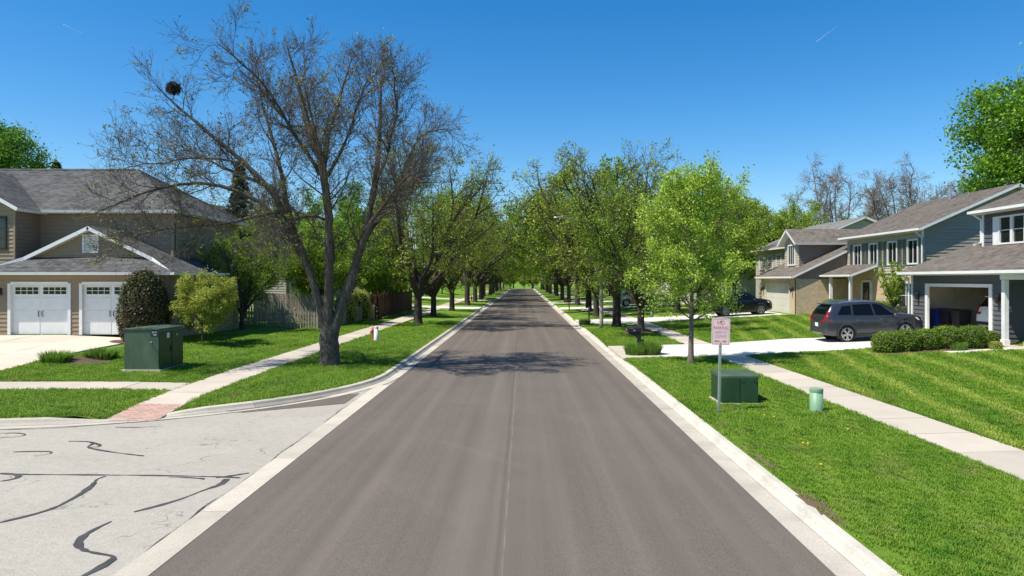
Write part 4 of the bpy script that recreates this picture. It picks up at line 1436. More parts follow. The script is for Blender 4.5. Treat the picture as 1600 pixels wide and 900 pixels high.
# ------------------------------------------------------------------ houses
def lap_plane(mb, O, U, V, N, poly, expo, lip, openings=()):
    """overlapping boards or shingle courses on a convex polygon given in (u, v)"""
    O, U, V, N = Vector(O), Vector(U), Vector(V), Vector(N)
    vs = [p[1] for p in poly]
    v0, v1 = min(vs), max(vs)
    cuts = set(round(v, 5) for v in vs)
    k = 0
    while v0 + k * expo < v1:
        cuts.add(round(v0 + k * expo, 5)); k += 1
    for (a, b_, c, d) in openings:
        for v in (c, d):
            if v0 < v < v1: cuts.add(round(v, 5))
    cuts = sorted(cuts)
    n = len(poly)
    def span(v):
        xs_ = []
        for i in range(n):
            (ua, va), (ub, vb) = poly[i], poly[(i + 1) % n]
            if abs(va - vb) < 1e-7:
                if abs(v - va) < 1e-4: xs_ += [ua, ub]
            elif min(va, vb) - 1e-4 <= v <= max(va, vb) + 1e-4:
                xs_.append(ua + (ub - ua) * (v - va) / (vb - va))
        return (min(xs_), max(xs_)) if xs_ else None
    for a, c in zip(cuts, cuts[1:]):
        if c - a < 1e-4: continue
        m_ = (a + c) / 2
        s0 = v0 + math.floor((m_ - v0) / expo + 1e-6) * expo
        A, C = span(a + 1e-4 if a == v0 else a), span(c - 1e-4 if c == v1 else c)
        if not A or not C: continue
        oa, oc = lip * (1 - (a - s0) / expo), lip * (1 - (c - s0) / expo)
        pieces = [((A[0], C[0]), (A[1], C[1]))]
        for (u0, u1, w0, w1) in sorted(openings):
            if w0 < m_ < w1:
                new = []
                for L_, R_ in pieces:
                    if u0 > max(L_) and u0 < max(R_): new.append((L_, (u0, u0)))
                    if u1 < min(R_) and u1 > min(L_): new.append(((u1, u1), R_))
                    if u1 <= min(L_) or u0 >= max(R_): new.append((L_, R_))
                pieces = new
        for L_, R_ in pieces:
            P = lambda u, v, o_: tuple(O + U * u + V * v + N * o_)
            mb.face(P(L_[0], a, oa), P(R_[0], a, oa), P(R_[1], c, oc), P(L_[1], c, oc))
            if abs(a - s0) < 1e-4:
                mb.face(P(L_[0], a, 0), P(R_[0], a, 0), P(R_[0], a, oa), P(L_[0], a, oa))

DIRS = {'-y': ((1, 0, 0), (0, -1, 0)), '-x': ((0, -1, 0), (-1, 0, 0)), '+x': ((0, 1, 0), (1, 0, 0)), '+y': ((-1, 0, 0), (0, 1, 0))}

def wall(house, face, O, poly, mat, openings=(), expo=0.19, lip=0.030, name="wall"):
    U, N = DIRS[face]
    mb = MB()
    lap_plane(mb, O, U, (0, 0, 1), N, poly, expo, lip, openings)
    return mb.raw(name, mat, house)

def flat_wall(house, face, O, poly, mat, openings=(), name="wall"):
    return wall(house, face, O, poly, mat, openings, 50.0, 0.0, name)

def roof(house, pts, mat, name="roof", thick=0.16, trim="white", expo=0.145, lip=0.012):
    """pts: eave start, eave end, then round the upper edge; seen from above counter clockwise"""
    P = [Vector(p) for p in pts]
    U = (P[1] - P[0]).normalized()
    N = (P[1] - P[0]).cross(P[-1] - P[0]).normalized()
    if N.z < 0: N = -N
    V = N.cross(U)
    if V.dot(P[-1] - P[0]) < 0: V = -V
    poly = [((p - P[0]).dot(U), (p - P[0]).dot(V)) for p in P]
    mb = MB()
    lap_plane(mb, P[0] + N * 0.012, U, V, N, poly, expo, lip)
    r = mb.raw(name, mat, house)
    sl = MB()
    sl.prism([p for p in P], -N * thick)
    sl.build("fascia", M[trim], r)
    return r

def gutter(house, p0, p1, w=0.11, name="gutter", mat="white"):
    p0, p1 = Vector(p0), Vector(p1)
    d = (p1 - p0).normalized()
    n = Vector((0, 0, 1)).cross(d)
    mb = MB()
    prof_ = [(-w / 2, -0.12), (w / 2, -0.12), (w / 2 + 0.02, 0.0), (w / 2 - 0.005, 0.0), (w / 2 - 0.02, -0.10), (-w / 2 + 0.01, -0.10), (-w / 2 + 0.01, 0.0), (-w / 2, 0.0)]
    pts = [p0 + n * a + ZUP * z for a, z in prof_]
    mb.prism(pts, p1 - p0)
    return mb.build(name, M[mat], house)

def downspout(house, pts, mat="white", r=0.045):
    mb = MB()
    mb.tube(pts, r, 6)
    return mb.build("downspout", M[mat], house)

def trim_box(house, c, U, N, su, sv, sn, mat, name):
    mb = MB()
    mb.obox(c, U, (0, 0, 1), N, su, sv, sn)
    return mb.build(name, M[mat], house, bevel=0.006)

def window(house, face, c, w, hgt, cols=2, rows=1, trim=0.09, depth=0.06, mat="white", sash=0.045):
    """c: centre on the wall plane; frame with panes recessed behind it"""
    U, N = (Vector(v) for v in DIRS[face])
    c = Vector(c)
    mb = MB()
    for s in (-1, 1):
        mb.obox(c + U * s * (w / 2 + trim / 2) + N * depth / 2, U, ZUP, N, trim, hgt + 2 * trim, depth + 0.04)
        mb.obox(c + ZUP * s * (hgt / 2 + trim / 2) + N * depth / 2, U, ZUP, N, w, trim, depth + 0.034)
    for k in range(1, cols):
        mb.obox(c + U * (-w / 2 + w * k / cols) + N * 0.012, U, ZUP, N, sash, hgt, 0.05)
    for k in range(1, rows):
        mb.obox(c + ZUP * (-hgt / 2 + hgt * k / rows) + N * 0.012, U, ZUP, N, w, sash * 0.8, 0.046)
    fr = mb.build("window", M[mat], house)
    for i in range(cols):
        for j in range(rows):
            p = MB()
            cw, ch = w / cols, hgt / rows
            p.obox(c + U * (-w / 2 + cw * (i + 0.5)) + ZUP * (-hgt / 2 + ch * (j + 0.5)) + N * 0.004, U, ZUP, N, cw - sash * 0.7, ch - sash * 0.6, 0.012)
            p.build("pane", M["glass"], fr)
    return fr

def shutter(house, face, c, w, hgt):
    U, N = (Vector(v) for v in DIRS[face])
    c = Vector(c)
    mb = MB()
    for s in (-1, 1):
        mb.obox(c + U * s * (w / 2 - 0.025) + N * 0.03, U, ZUP, N, 0.05, hgt, 0.04)
        mb.obox(c + ZUP * s * (hgt / 2 - 0.03) + N * 0.03, U, ZUP, N, w - 0.1, 0.06, 0.038)
    k = -hgt / 2 + 0.09
    while k < hgt / 2 - 0.06:
        mb.obox(c + ZUP * k + N * 0.022, U, (ZUP + Vector(N) * 0.6).normalized(), N, w - 0.1, 0.05, 0.012)
        k += 0.055
    mb.obox(c + N * 0.012, U, ZUP, N, w - 0.06, hgt - 0.05, 0.012)
    return mb.build("shutter", M["shutter"], house)

def garage_door(house, face, c0, w, hgt, windows=True, mat="white", rows=4, cols=4, handles=True):
    """c0: bottom centre in the wall plane; sections with raised panels, lites in the top section"""
    U, N = (Vector(v) for v in DIRS[face])
    c0 = Vector(c0)
    d = MB()
    d.obox(c0 + ZUP * hgt / 2 - N * 0.12, U, ZUP, N, w, hgt, 0.04)
    door = d.build("garage_door", M[mat], house)
    sh = hgt / rows
    for r in range(rows):
        top = r == rows - 1
        if top and windows:
            for s in (-1, 1):
                cx = s * w * 0.245
                ww, wh = w * 0.42, sh * 0.62
                fr = MB()
                cc = c0 + U * cx + ZUP * (sh * (r + 0.52)) - N * 0.085
                for q in (-1, 1):
                    fr.obox(cc + U * q * (ww / 2), U, ZUP, N, 0.035, wh + 0.035, 0.03)
                    fr.obox(cc + ZUP * q * (wh / 2), U, ZUP, N, ww - 0.035, 0.035, 0.028)
                for q in (1, 2, 3):
                    fr.obox(cc + U * (-ww / 2 + ww * q / 4), U, ZUP, N, 0.022, wh - 0.035, 0.026)
                fr.obox(cc, U, ZUP, N, ww - 0.035, 0.022, 0.024)
                f = fr.build("lite_frame", M[mat], door)
                for i in range(4):
                    for j in range(2):
                        p = MB()
                        p.obox(cc + U * (-ww / 2 + ww * (i + 0.5) / 4) + ZUP * (-wh / 4 + wh / 2 * j) - N * 0.004, U, ZUP, N, ww / 4 - 0.024, wh / 2 - 0.024, 0.010)
                        p.build("pane", M["glass"], door)
        else:
            n = 2 if windows else cols
            pw = w / n
            for k in range(n):
                p = MB()
                cc = c0 + U * (-w / 2 + pw * (k + 0.5)) + ZUP * (sh * (r + 0.5)) - N * 0.094
                p.obox(cc, U, ZUP, N, pw - 0.10, sh - 0.05, 0.014)
                p.build("panel", M[mat], door, bevel=0.006)
    if handles:
        for s in (-1, 1):
            hd = MB()
            q = c0 + U * s * 0.08 + ZUP * hgt * 0.42 - N * 0.06
            hd.tube([q - ZUP * 0.13 + U * s * 0.025 - N * 0.02, q - ZUP * 0.1 + N * 0.02, q + N * 0.03, q + ZUP * 0.1 + N * 0.02, q + ZUP * 0.13 + U * s * 0.025 - N * 0.02], 0.016, 6)
            hd.build("handle", M["dark"], door)
    # casing
    t = MB()
    for s in (-1, 1):
        t.obox(c0 + U * s * (w / 2 + 0.065) + ZUP * (hgt / 2 + 0.03) - N * 0.03, U, ZUP, N, 0.13, hgt + 0.06, 0.16)
    t.obox(c0 + ZUP * (hgt + 0.065) - N * 0.03, U, ZUP, N, w, 0.13, 0.154)
    t.build("casing", M[mat], door)
    return door

def lantern(house, c, N):
    N = Vector(N)
    mb = MB()
    c = Vector(c)
    mb.obox(c, N.cross(ZUP), ZUP, N, 0.12, 0.3, 0.02)
    mb.tube([c + ZUP * 0.1, c + N * 0.12 + ZUP * 0.16, c + N * 0.14 + ZUP * 0.08], 0.012, 5)
    mb.lathe([(0.02, 0.09), (0.09, 0.05), (0.085, 0.03), (0.06, -0.2), (0.02, -0.24)], c + N * 0.14, 8)
    return mb.build("lantern", M["dark"], house)

# ---- taupe corner house with two garage doors (faces the side street)
def taupe_house():
    hs = empty("taupe_house", (0, 0, 0), 0, "two storey taupe sided house with two white garage doors and grey hip roof", "house")
    f = 0.83
    gx0, gx1, gy = -23.9, -15.95, 31.5
    tp = M["taupe"]
    # garage front
    D1, D2, dw, dh = -21.62, -18.42, 2.56, 2.24
    op = [(d - dw / 2 - gx0, d + dw / 2 - gx0, 0.0, dh + 0.0) for d in (D1, D2)]
    eave = 3.62
    w_ = wall(hs, '-y', (gx0, gy, f), [(0, 0), (gx1 - gx0, 0), (gx1 - gx0, eave - f), (0, eave - f)], tp, op)
    for d in (D1, D2):
        garage_door(hs, '-y', (d, gy, f + 0.005), dw, dh)
    wall(hs, '+x', (gx1, gy, f - 0.3), [(0, 0), (8, 0), (8, eave - f + 0.25), (0, eave - f + 0.25)], tp)
    wall(hs, '-x', (gx0, gy + 8, f - 0.3), [(0, 0), (8, 0), (8, eave - f + 0.3), (0, eave - f + 0.3)], tp)
    trim_box(hs, (gx1 + 0.01, gy - 0.03, (f + eave) / 2 - 0.1), (1, 0, 0), (0, -1, 0), 0.11, eave - f, 0.10, "taupe", "corner_board")
    # garage roof: ridge runs back from the gable peak
    rx = (gx0 + gx1) / 2
    ov = 0.42
    sl = 0.48
    ez = eave + 0.02
    ridge = ez + (gx1 + ov - rx) * sl
    ye, yb = gy + 0.20, 37.0
    ins = 1.45
    y_e = gy - 0.34
    yg = y_e + 1.35
    zt = ez + ins * sl
    roof(hs, [(gx1 + ov, y_e, ez), (gx1 + ov, yb, ez), (rx, yb, ridge), (rx, yg - 0.3, ridge), (gx1 + ov - ins, yg - 0.3, zt)], M["roof_grey"])
    roof(hs, [(gx0 - ov, yb, ez), (gx0 - ov, y_e, ez), (gx0 - ov + ins, yg - 0.3, zt), (rx, yg - 0.3, ridge), (rx, yb, ridge)], M["roof_grey"])
    # gable triangle with louvre vent
    gl = [(gx0 - ov + ins + 0.1, zt - 0.1), (gx1 + ov - ins - 0.1, zt - 0.1), (rx, ridge - 0.14)]
    wall(hs, '-y', (0, yg, 0), gl, tp)
    vc = Vector((rx, yg - 0.02, zt + 0.62))
    vent = MB()
    for s in (-1, 1):
        vent.obox(vc + Vector((s * 0.33, -0.03, 0)), (1, 0, 0), ZUP, (0, -1, 0), 0.08, 0.84, 0.08)
        vent.obox(vc + Vector((0, -0.03, s * 0.38)), (1, 0, 0), ZUP, (0, -1, 0), 0.58, 0.08, 0.074)
    vo = vent.build("vent", M["white"], hs)
    for k in range(8):
        b = MB()
        b.obox(vc + Vector((0, -0.02, -0.29 + k * 0.083)), (1, 0, 0), Vector((0, -0.5, 0.86)).normalized(), Vector((0, 0.86, 0.5)).normalized(), 0.58, 0.075, 0.012)
        b.build("louvre", M["white"], vo)
    b = MB(); b.obox(vc + Vector((0, -0.003, 0)), (1, 0, 0), ZUP, (0, -1, 0), 0.58, 0.68, 0.006); b.build("backing", M["dark"], vo)
    # pent roof under the gable
    pz0 = eave + 0.0
    roof(hs, [(gx0 - ov, y_e, ez), (gx1 + ov, y_e, ez), (gx1 + ov - ins, yg + 0.02, zt), (gx0 - ov + ins, yg + 0.02, zt)], M["roof_grey"], thick=0.10)
    gutter(hs, (gx1 + ov, gy - 0.40, pz0 + 0.01), (gx0 - ov, gy - 0.40, pz0 + 0.01))
    gutter(hs, (gx1 + ov + 0.06, yb, ez), (gx1 + ov + 0.06, gy - 0.40, ez))
    sof = MB(); sof.box(gx0 - ov + 0.05, gx1 + ov - 0.05, gy - 0.33, gy - 0.005, eave - 0.10, eave - 0.075); sof.build("soffit", M["white"], hs)
    # main block
    mx0, mx1, my0, my1 = -34.0, -17.2, 34.6, 42.4
    me = 6.66
    wall(hs, '-y', (mx0, my0, f), [(0, 0), (mx1 - mx0, 0), (mx1 - mx0, me - f), (0, me - f)], tp)
    wall(hs, '+x', (mx1, my0, f - 0.3), [(0, 0), (my1 - my0, 0), (my1 - my0, me - f + 0.3), (0, me - f + 0.3)], tp)
    wall(hs, '+y', (mx1, my1, f - 0.3), [(0, 0), (mx1 - mx0, 0), (mx1 - mx0, me - f + 0.3), (0, me - f + 0.3)], tp)
    trim_box(hs, (mx1 + 0.005, my0 - 0.03, (f + me) / 2), (1, 0, 0), (0, -1, 0), 0.12, me - f, 0.10, "taupe", "corner_board")
    o2 = 0.45
    ex0, ex1, ey0, ey1 = mx0 - o2, mx1 + o2, my0 - o2, my1 + o2
    rz = 9.28
    ry = (ey0 + ey1) / 2
    run = (ey1 - ey0) / 2
    a, c = (ex0 + run, ry, rz), (ex1 - run, ry, rz)
    R = M["roof_grey"]
    roof(hs, [(ex0, ey0, me), (ex1, ey0, me), c, a], R)
    roof(hs, [(ex1, ey0, me), (ex1, ey1, me), c], R)
    roof(hs, [(ex1, ey1, me), (ex0, ey1, me), a, c], R)
    roof(hs, [(ex0, ey1, me), (ex0, ey0, me), a], R)
    gutter(hs, (ex1, ey0 - 0.05, me + 0.01), (ex0, ey0 - 0.05, me + 0.01))
    gutter(hs, (ex1 + 0.05, ey1, me + 0.01), (ex1 + 0.05, ey0, me + 0.01))
    for (p, q) in ((c, (ex1, ey0, me)), (c, (ex1, ey1, me)), (a, c)):
        b = MB(); p = Vector(p); q = Vector(q)
        b.tube([p + ZUP * 0.02, q + ZUP * 0.02], 0.07, 5); b.build("ridge_cap", R, hs)
    downspout(hs, [(mx1 + 0.10, my0 + 0.25, me - 0.15), (mx1 + 0.08, my0 + 0.2, me - 0.5), (mx1 + 0.08, my0 + 0.2, 4.7)], "taupe")
    downspout(hs, [(gx1 + 0.08, gy + 4.0, eave), (gx1 + 0.08, gy + 4.0, f - 0.2)], "cream")
    # gabled bay to the west, level with the garage
    bx0, bx1, by = -31.2, -23.72, 32.9
    be = 6.62
    wall(hs, '-y', (bx0, by, f), [(0, 0), (bx1 - bx0, 0), (bx1 - bx0, be - f), (0, be - f)], tp, [(bx1 - bx0 - 1.55, bx1 - bx0 - 0.45, 3.95, 5.35)])
    w = window(hs, '-y', (bx1 - 1.0, by, f + 4.65), 1.1, 1.4, 2, 3, 0.08, 0.05, "dark", 0.03)
    wall(hs, '+x', (bx1, by, f), [(0, 0), (my0 - by, 0), (my0 - by, be - f), (0, be - f)], tp)
    trim_box(hs, (bx1, by - 0.03, (3.9 + be) / 2), (1, 0, 0), (0, -1, 0), 0.10, be - 3.9, 0.10, "taupe", "corner_board")
    brx = (bx0 + bx1) / 2
    bz = be + (bx1 + 0.4 - brx) * 0.56
    wall(hs, '-y', (0, by - 0.002, 0), [(bx0, be), (bx1, be), (brx, bz - 0.25)], tp)
    roof(hs, [(bx1 + 0.4, by - 0.4, be), (bx1 + 0.4, 38.4, be), (brx, 38.4, bz), (brx, by - 0.4, bz)], R)
    roof(hs, [(bx0 - 0.4, 38.4, be), (bx0 - 0.4, by - 0.4, be), (brx, by - 0.4, bz), (brx, 38.4, bz)], R)
    lantern(hs, (-23.35, gy - 0.02, f + 1.95), (0, -1, 0))
    b = MB(); b.box(mx0 + 0.1, mx1 - 0.1, my0 + 0.1, my1 - 0.1, 0.2, 0.9); b.build("foundation", M["gutter_old"], hs)
    return hs
taupe_house()

# ---- charcoal house with the open garage (faces the road)
def charcoal_house():
    hs = empty("charcoal_house", (0, 0, 0), 0, "charcoal sided house with open double garage and white porch posts", "house")
    f = 0.83
    gx, y0, y1 = 19.1, 27.75, 34.5        # garage front plane, near and far ends
    eave = 3.66
    ch = M["charcoal"]
    oy0, oy1 = 28.75, 33.15
    hgt = 2.16
    # u runs towards -y on this face
    wall(hs, '-x', (gx, y1, f - 0.1), [(0, 0), (y1 - y0, 0), (y1 - y0, eave - f + 0.1), (0, eave - f + 0.1)], ch,
         [(y1 - oy1, y1 - oy0, 0.0, hgt + 0.1)], 0.19, 0.032)
    cs = MB()
    for yy in (oy0 - 0.08, oy1 + 0.08):
        cs.obox((gx - 0.02, yy, f + hgt / 2), (0, 1, 0), ZUP, (-1, 0, 0), 0.20, hgt, 0.10)
    cs.obox((gx - 0.02, (oy0 + oy1) / 2, f + hgt + 0.06), (0, 1, 0), ZUP, (-1, 0, 0), oy1 - oy0 + 0.36, 0.14, 0.104)
    cs.build("casing", M["white"], hs)
    # inside of the garage
    inn = MB()
    inn.box(gx + 0.1, gx + 6.4, y0 + 0.1, y0 + 0.16, f - 0.05, 3.45)
    inn.box(gx + 0.1, gx + 6.4, y1 - 0.16, y1 - 0.1, f - 0.05, 3.45)
    inn.box(gx + 6.4, gx + 6.46, y0, y1, f - 0.05, 3.45)
    inn.box(gx + 0.06, gx + 6.4, y0 + 0.1, y1 - 0.1, 3.40, 3.45)
    inn.build("interior_wall", M["drywall"], hs)
    fl = MB(); fl.box(gx - 0.05, gx + 6.5, y0, y1, f - 0.3, f); fl.build("garage_floor", M["walk"], hs)
    wall(hs, '-y', (gx, y0, f - 0.2), [(0, 0), (11, 0), (11, 2.95), (0, 2.95)], ch)
    wall(hs, '+y', (gx + 9, y1, f - 0.2), [(0, 0), (9, 0), (9, 3.0), (0, 3.0)], ch)
    trim_box(hs, (gx - 0.02, y1 - 0.02, (f + eave) / 2), (0, 1, 0), (-1, 0, 0), 0.12, eave - f, 0.10, "white", "corner_board")
    # garage roof rises away from the road
    R = M["roof_brown"]
    ex = gx - 0.5
    sl = 0.385
    xr = 23.6
    zr = eave + (xr - ex) * sl
    roof(hs, [(ex, y1 + 0.35, eave), (ex, y0 - 0.42, eave), (xr, y0 - 0.42, zr), (xr, y1 + 0.35, zr)], R)
    gutter(hs, (ex - 0.05, y1 + 0.35, eave + 0.01), (ex - 0.05, y0 - 0.42, eave + 0.01))
    fz = MB()
    fz.prism([(gx + 0.1, y1 - 0.05, eave - 0.1), (xr, y1 - 0.05, eave - 0.1), (xr, y1 - 0.05, zr - 0.2), (gx + 0.1, y1 - 0.05, eave)], (0, 0.06, 0))
    fz.build("gable_infill", ch, hs)
    so = MB(); so.box(ex + 0.04, gx - 0.004, y0 - 0.3, y1 + 0.3, eave - 0.16, eave - 0.13); so.build("soffit", M["white"], hs)
    downspout(hs, [(ex, y1 + 0.12, eave - 0.1), (gx - 0.10, y1 + 0.16, eave - 0.45), (gx - 0.10, y1 + 0.16, f)])
    for yy in (oy0 - 0.62, oy1 + 0.72):
        lantern(hs, (gx - 0.02, yy, f + 1.75), (-1, 0, 0))
    # porch past the garage: roof, posts, door, recessed front wall
    py0, py1 = 23.6, 27.3
    roof(hs, [(gx - 0.9, py1, eave + 0.0), (gx - 0.9, py0, eave + 0.0), (gx + 2.6, py0, eave + 1.2), (gx + 2.6, py1, eave + 1.2)], R)
    gutter(hs, (gx - 0.95, py1, eave + 0.01), (gx - 0.95, py0, eave + 0.01))
    bm_ = MB(); bm_.box(gx - 0.62, gx - 0.40, py0 + 0.1, py1 - 0.02, eave - 0.36, eave - 0.10); bm_.build("porch_beam", M["white"], hs)
    for yy in (27.14, 25.85):
        p = MB()
        p.box(gx - 0.60, gx - 0.42, yy - 0.09, yy + 0.09, f, eave - 0.37)
        p.box(gx - 0.63, gx - 0.39, yy - 0.12, yy + 0.12, f - 0.05, f + 0.16)
        p.build("porch_post", M["white"], hs, bevel=0.008)
    ps = MB(); ps.box(gx - 0.8, gx + 1.9, py0, y0 - 0.02, f - 0.5, f - 0.04); ps.build("porch_slab", M["walk"], hs)
    wall(hs, '-x', (gx + 1.9, y0, f - 0.1), [(0, 0), (5, 0), (5, 3.4), (0, 3.4)], ch, [(1.0, 2.0, 0.1, 2.2)], 0.19, 0.032)
    dd = MB(); dd.obox((gx + 1.93, y0 - 1.5, f + 1.05), (0, 1, 0), ZUP, (-1, 0, 0), 1.0, 2.1, 0.05)
    do = dd.build("front_door", M["white"], hs)
    for zz in (0.55, 1.5):
        for s in (-1, 1):
            pn = MB(); pn.obox((gx + 1.90, y0 - 1.5 + s * 0.22, f + zz), (0, 1, 0), ZUP, (-1, 0, 0), 0.3, 0.7, 0.02); pn.build("panel", M["cream"], do)
    # upper storey set back behind the garage
    ux, uy1, uy0 = 21.75, 33.2, 22.0
    ub, ue = 4.3, 6.52
    wz = ue - 0.98
    wall(hs, '-x', (ux, uy1, ub), [(0, 0), (uy1 - uy0, 0), (uy1 - uy0, ue - ub), (0, ue - ub)], ch, [(1.05, 2.85, wz - ub - 0.62, wz - ub + 0.62)], 0.19, 0.032)
    for k in range(2):
        window(hs, '-x', (ux, uy1 - 1.52 - k * 0.86, wz), 0.70, 1.14, 1, 2, 0.075, 0.06)
    sh = MB(); sh.obox((ux - 0.03, uy1 - 0.86, wz), (0, 1, 0), ZUP, (-1, 0, 0), 0.36, 1.30, 0.04); sh.build("shutter", M["white"], hs)
    wall(hs, '+y', (ux + 9, uy1, ub), [(0, 0), (9, 0), (9, ue - ub), (0, ue - ub)], ch)
    trim_box(hs, (ux - 0.01, uy1 + 0.02, (ub + ue) / 2 + 0.1), (0, 1, 0), (-1, 0, 0), 0.11, ue - ub - 0.2, 0.10, "white", "corner_board")
    uex = ux - 0.45
    urx = ux + 4.6
    uz = ue + (urx - uex) * 0.42
    roof(hs, [(uex, uy1 + 0.4, ue), (uex, uy0, ue), (urx, uy0, uz), (urx, uy1 + 0.4, uz)], R)
    roof(hs, [(urx + 5.0, uy0, ue), (urx + 5.0, uy1 + 0.4, ue), (urx, uy1 + 0.4, uz), (urx, uy0, uz)], R)
    fz = MB(); fz.prism([(ux, uy1 - 0.02, ue - 0.1), (urx + 4.6, uy1 - 0.02, ue - 0.1), (urx, uy1 - 0.02, uz - 0.2)], (0, -0.08, 0)); fz.build("gable_infill", ch, hs)
    gutter(hs, (uex - 0.05, uy1 + 0.4, ue + 0.01), (uex - 0.05, uy0, ue + 0.01))
    downspout(hs, [(uex, uy1 + 0.2, ue - 0.1), (ux - 0.08, uy1 + 0.1, ue - 0.4), (ux - 0.08, uy1 + 0.1, 5.05), (ux - 0.45, uy1 + 0.08, 4.92)])
    so = MB(); so.box(uex + 0.04, ux - 0.004, uy0 + 0.1, uy1 + 0.36, ue - 0.16, ue - 0.13); so.build("soffit", M["white"], hs)
    return hs
charcoal_house()

# ---- beige and brick house beyond it
def brick_house():
    hs = empty("brick_house", (0, 0, 0), 0, "beige house with four shuttered windows, buff brick garage wing and dormer", "house")
    f = 1.0
    fx, y0, y1 = 23.05, 40.6, 50.0
    ex = fx - 0.45
    ee = 6.24
    be = M["beige"]
    R = M["roof_brown"]
    wins = [41.55, 43.85, 46.2, 48.4]
    ww, wh, wz = 1.0, 1.32, 4.95
    op = [(y1 - y - ww / 2, y1 - y + ww / 2, wz - 3.7 - wh / 2, wz - 3.7 + wh / 2) for y in wins]
    wall(hs, '-x', (fx, y1, 3.7), [(0, 0), (y1 - y0, 0), (y1 - y0, ee - 3.7), (0, ee - 3.7)], be, op, 0.16)
    flat_wall(hs, '-x', (fx + 0.05, y1, f - 0.4), [(0, 0), (y1 - y0, 0), (y1 - y0, 3.1), (0, 3.1)], M["brick"])
    for y in wins:
        window(hs, '-x', (fx, y, wz), ww, wh, 2, 1, 0.09)
        for s in (-1, 1):
            shutter(hs, '-x', (fx - 0.01, y + s * (ww / 2 + 0.36), wz), 0.46, wh + 0.25)
    # ground floor: window with shutters, entrance under a small roof
    window(hs, '-x', (fx + 0.05, 42.4, f + 1.35), 1.7, 1.45, 2, 2, 0.09)
    for s in (-1, 1):
        shutter(hs, '-x', (fx + 0.04, 42.4 + s * 1.22, f + 1.35), 0.46, 1.65)
    d = MB(); d.obox((fx + 0.02, 47.2, f + 1.05), (0, 1, 0), ZUP, (-1, 0, 0), 1.0, 2.1, 0.07)
    door = d.build("front_door", M["dark"], hs)
    g_ = MB(); g_.obox((fx - 0.02, 47.2, f + 1.3), (0, 1, 0), ZUP, (-1, 0, 0), 0.5, 1.1, 0.03); g_.build("pane", M["glass"], door)
    t = MB()
    for s in (-1, 1):
        t.obox((fx + 0.0, 47.2 + s * 0.6, f + 1.1), (0, 1, 0), ZUP, (-1, 0, 0), 0.16, 2.2, 0.12)
    t.obox((fx + 0.0, 47.2, f + 2.2), (0, 1, 0), ZUP, (-1, 0, 0), 1.04, 0.14, 0.12); t.build("casing", M["white"], door)
    pz = 3.62
    roof(hs, [(fx - 1.9, 50.0, pz), (fx - 1.9, 45.6, pz), (fx, 45.6, pz + 0.72), (fx, 50.0, pz + 0.72)], R)
    gutter(hs, (fx - 1.95, 50.0, pz + 0.01), (fx - 1.95, 45.6, pz + 0.01))
    for yy in (45.95, 48.9):
        p = MB(); p.box(fx - 1.75, fx - 1.57, yy - 0.09, yy + 0.09, f - 0.1, pz - 0.1); p.build("porch_post", M["white"], hs)
    downspout(hs, [(fx - 1.95, 45.7, pz - 0.1), (fx - 1.8, 45.75, pz - 0.45), (fx - 1.8, 45.75, f)])
    ps = MB(); ps.box(fx - 1.9, fx, 45.6, 50.0, f - 0.5, f - 0.03); ps.build("porch_slab", M["walk"], hs)
    # near gable wall
    gxp = 28.4
    zp = ee + (gxp - ex) * 0.445
    xb = 2 * gxp - fx
    wl = wall(hs, '-y', (fx, y0, f - 0.5), [(0, 0), (xb - fx, 0), (xb - fx, ee - f + 0.5), (0, ee - f + 0.5)], M["bluegrey"], (), 0.19, 0.032)
    wall(hs, '-y', (0, y0 - 0.002, 0), [(fx, ee), (xb, ee), (gxp, zp - 0.28)], M["bluegrey"], (), 0.19, 0.032)
    trim_box(hs, (fx - 0.01, y0 - 0.02, (f + ee) / 2), (0, 1, 0), (-1, 0, 0), 0.13, ee - f, 0.10, "white", "corner_board")
    downspout(hs, [(ex, y0 + 0.1, ee - 0.1), (fx - 0.08, y0 - 0.08, ee - 0.5), (fx - 0.08, y0 - 0.08, f)])
    roof(hs, [(ex, y1 + 0.3, ee), (ex, y0 - 0.4, ee), (gxp, y0 - 0.4, zp), (gxp, y1 + 0.3, zp)], R)
    roof(hs, [(xb + 0.45, y0 - 0.4, ee), (xb + 0.45, y1 + 0.3, ee), (gxp, y1 + 0.3, zp), (gxp, y0 - 0.4, zp)], R)
    gutter(hs, (ex - 0.05, y1 + 0.3, ee + 0.01), (ex - 0.05, y0 - 0.4, ee + 0.01))
    so = MB(); so.box(ex + 0.04, fx - 0.004, y0, y1, ee - 0.17, ee - 0.14); so.build("soffit", M["white"], hs)
    wall(hs, '+y', (xb, y1, f - 0.5), [(0, 0), (xb - fx, 0), (xb - fx, ee - f + 0.5), (0, ee - f + 0.5)], be)
    v = MB(); v.lathe([(0.09, 0), (0.09, 0.9), (0.15, 0.92), (0.15, 1.08), (0.05, 1.14)], (27.6, 45.5, zp - 0.35), 10)
    v.build("flue", M["steel"], hs)
    # garage wing
    wx, wy0, wy1 = 19.4, 50.05, 57.2
    we = 3.52
    # its buff brick flank towards the camera
    sl = 0.48
    xe = 25.0
    zt = we + (xe - (wx - 0.4)) * sl
    lo = MB()
    lo.prism([(wx, wy0, 0.3), (xe, wy0, 0.3), (xe, wy0, 3.35), (wx, wy0, 3.35)], (0, 0.15, 0))
    lo.build("brick_wall", M["brick"], hs)
    wall(hs, '-y', (0, wy0 + 0.02, 0), [(wx, 3.35), (xe, 3.35), (xe, zt - 0.2), (wx, we)], M["brownsiding"])
    op = [(1.0, 5.9, 0.0, 2.1)]
    flat_wall(hs, '-x', (wx, wy1, f - 0.2), [(0, 0), (wy1 - wy0, 0), (wy1 - wy0, we - f + 0.2), (0, we - f + 0.2)], M["brick"], op)
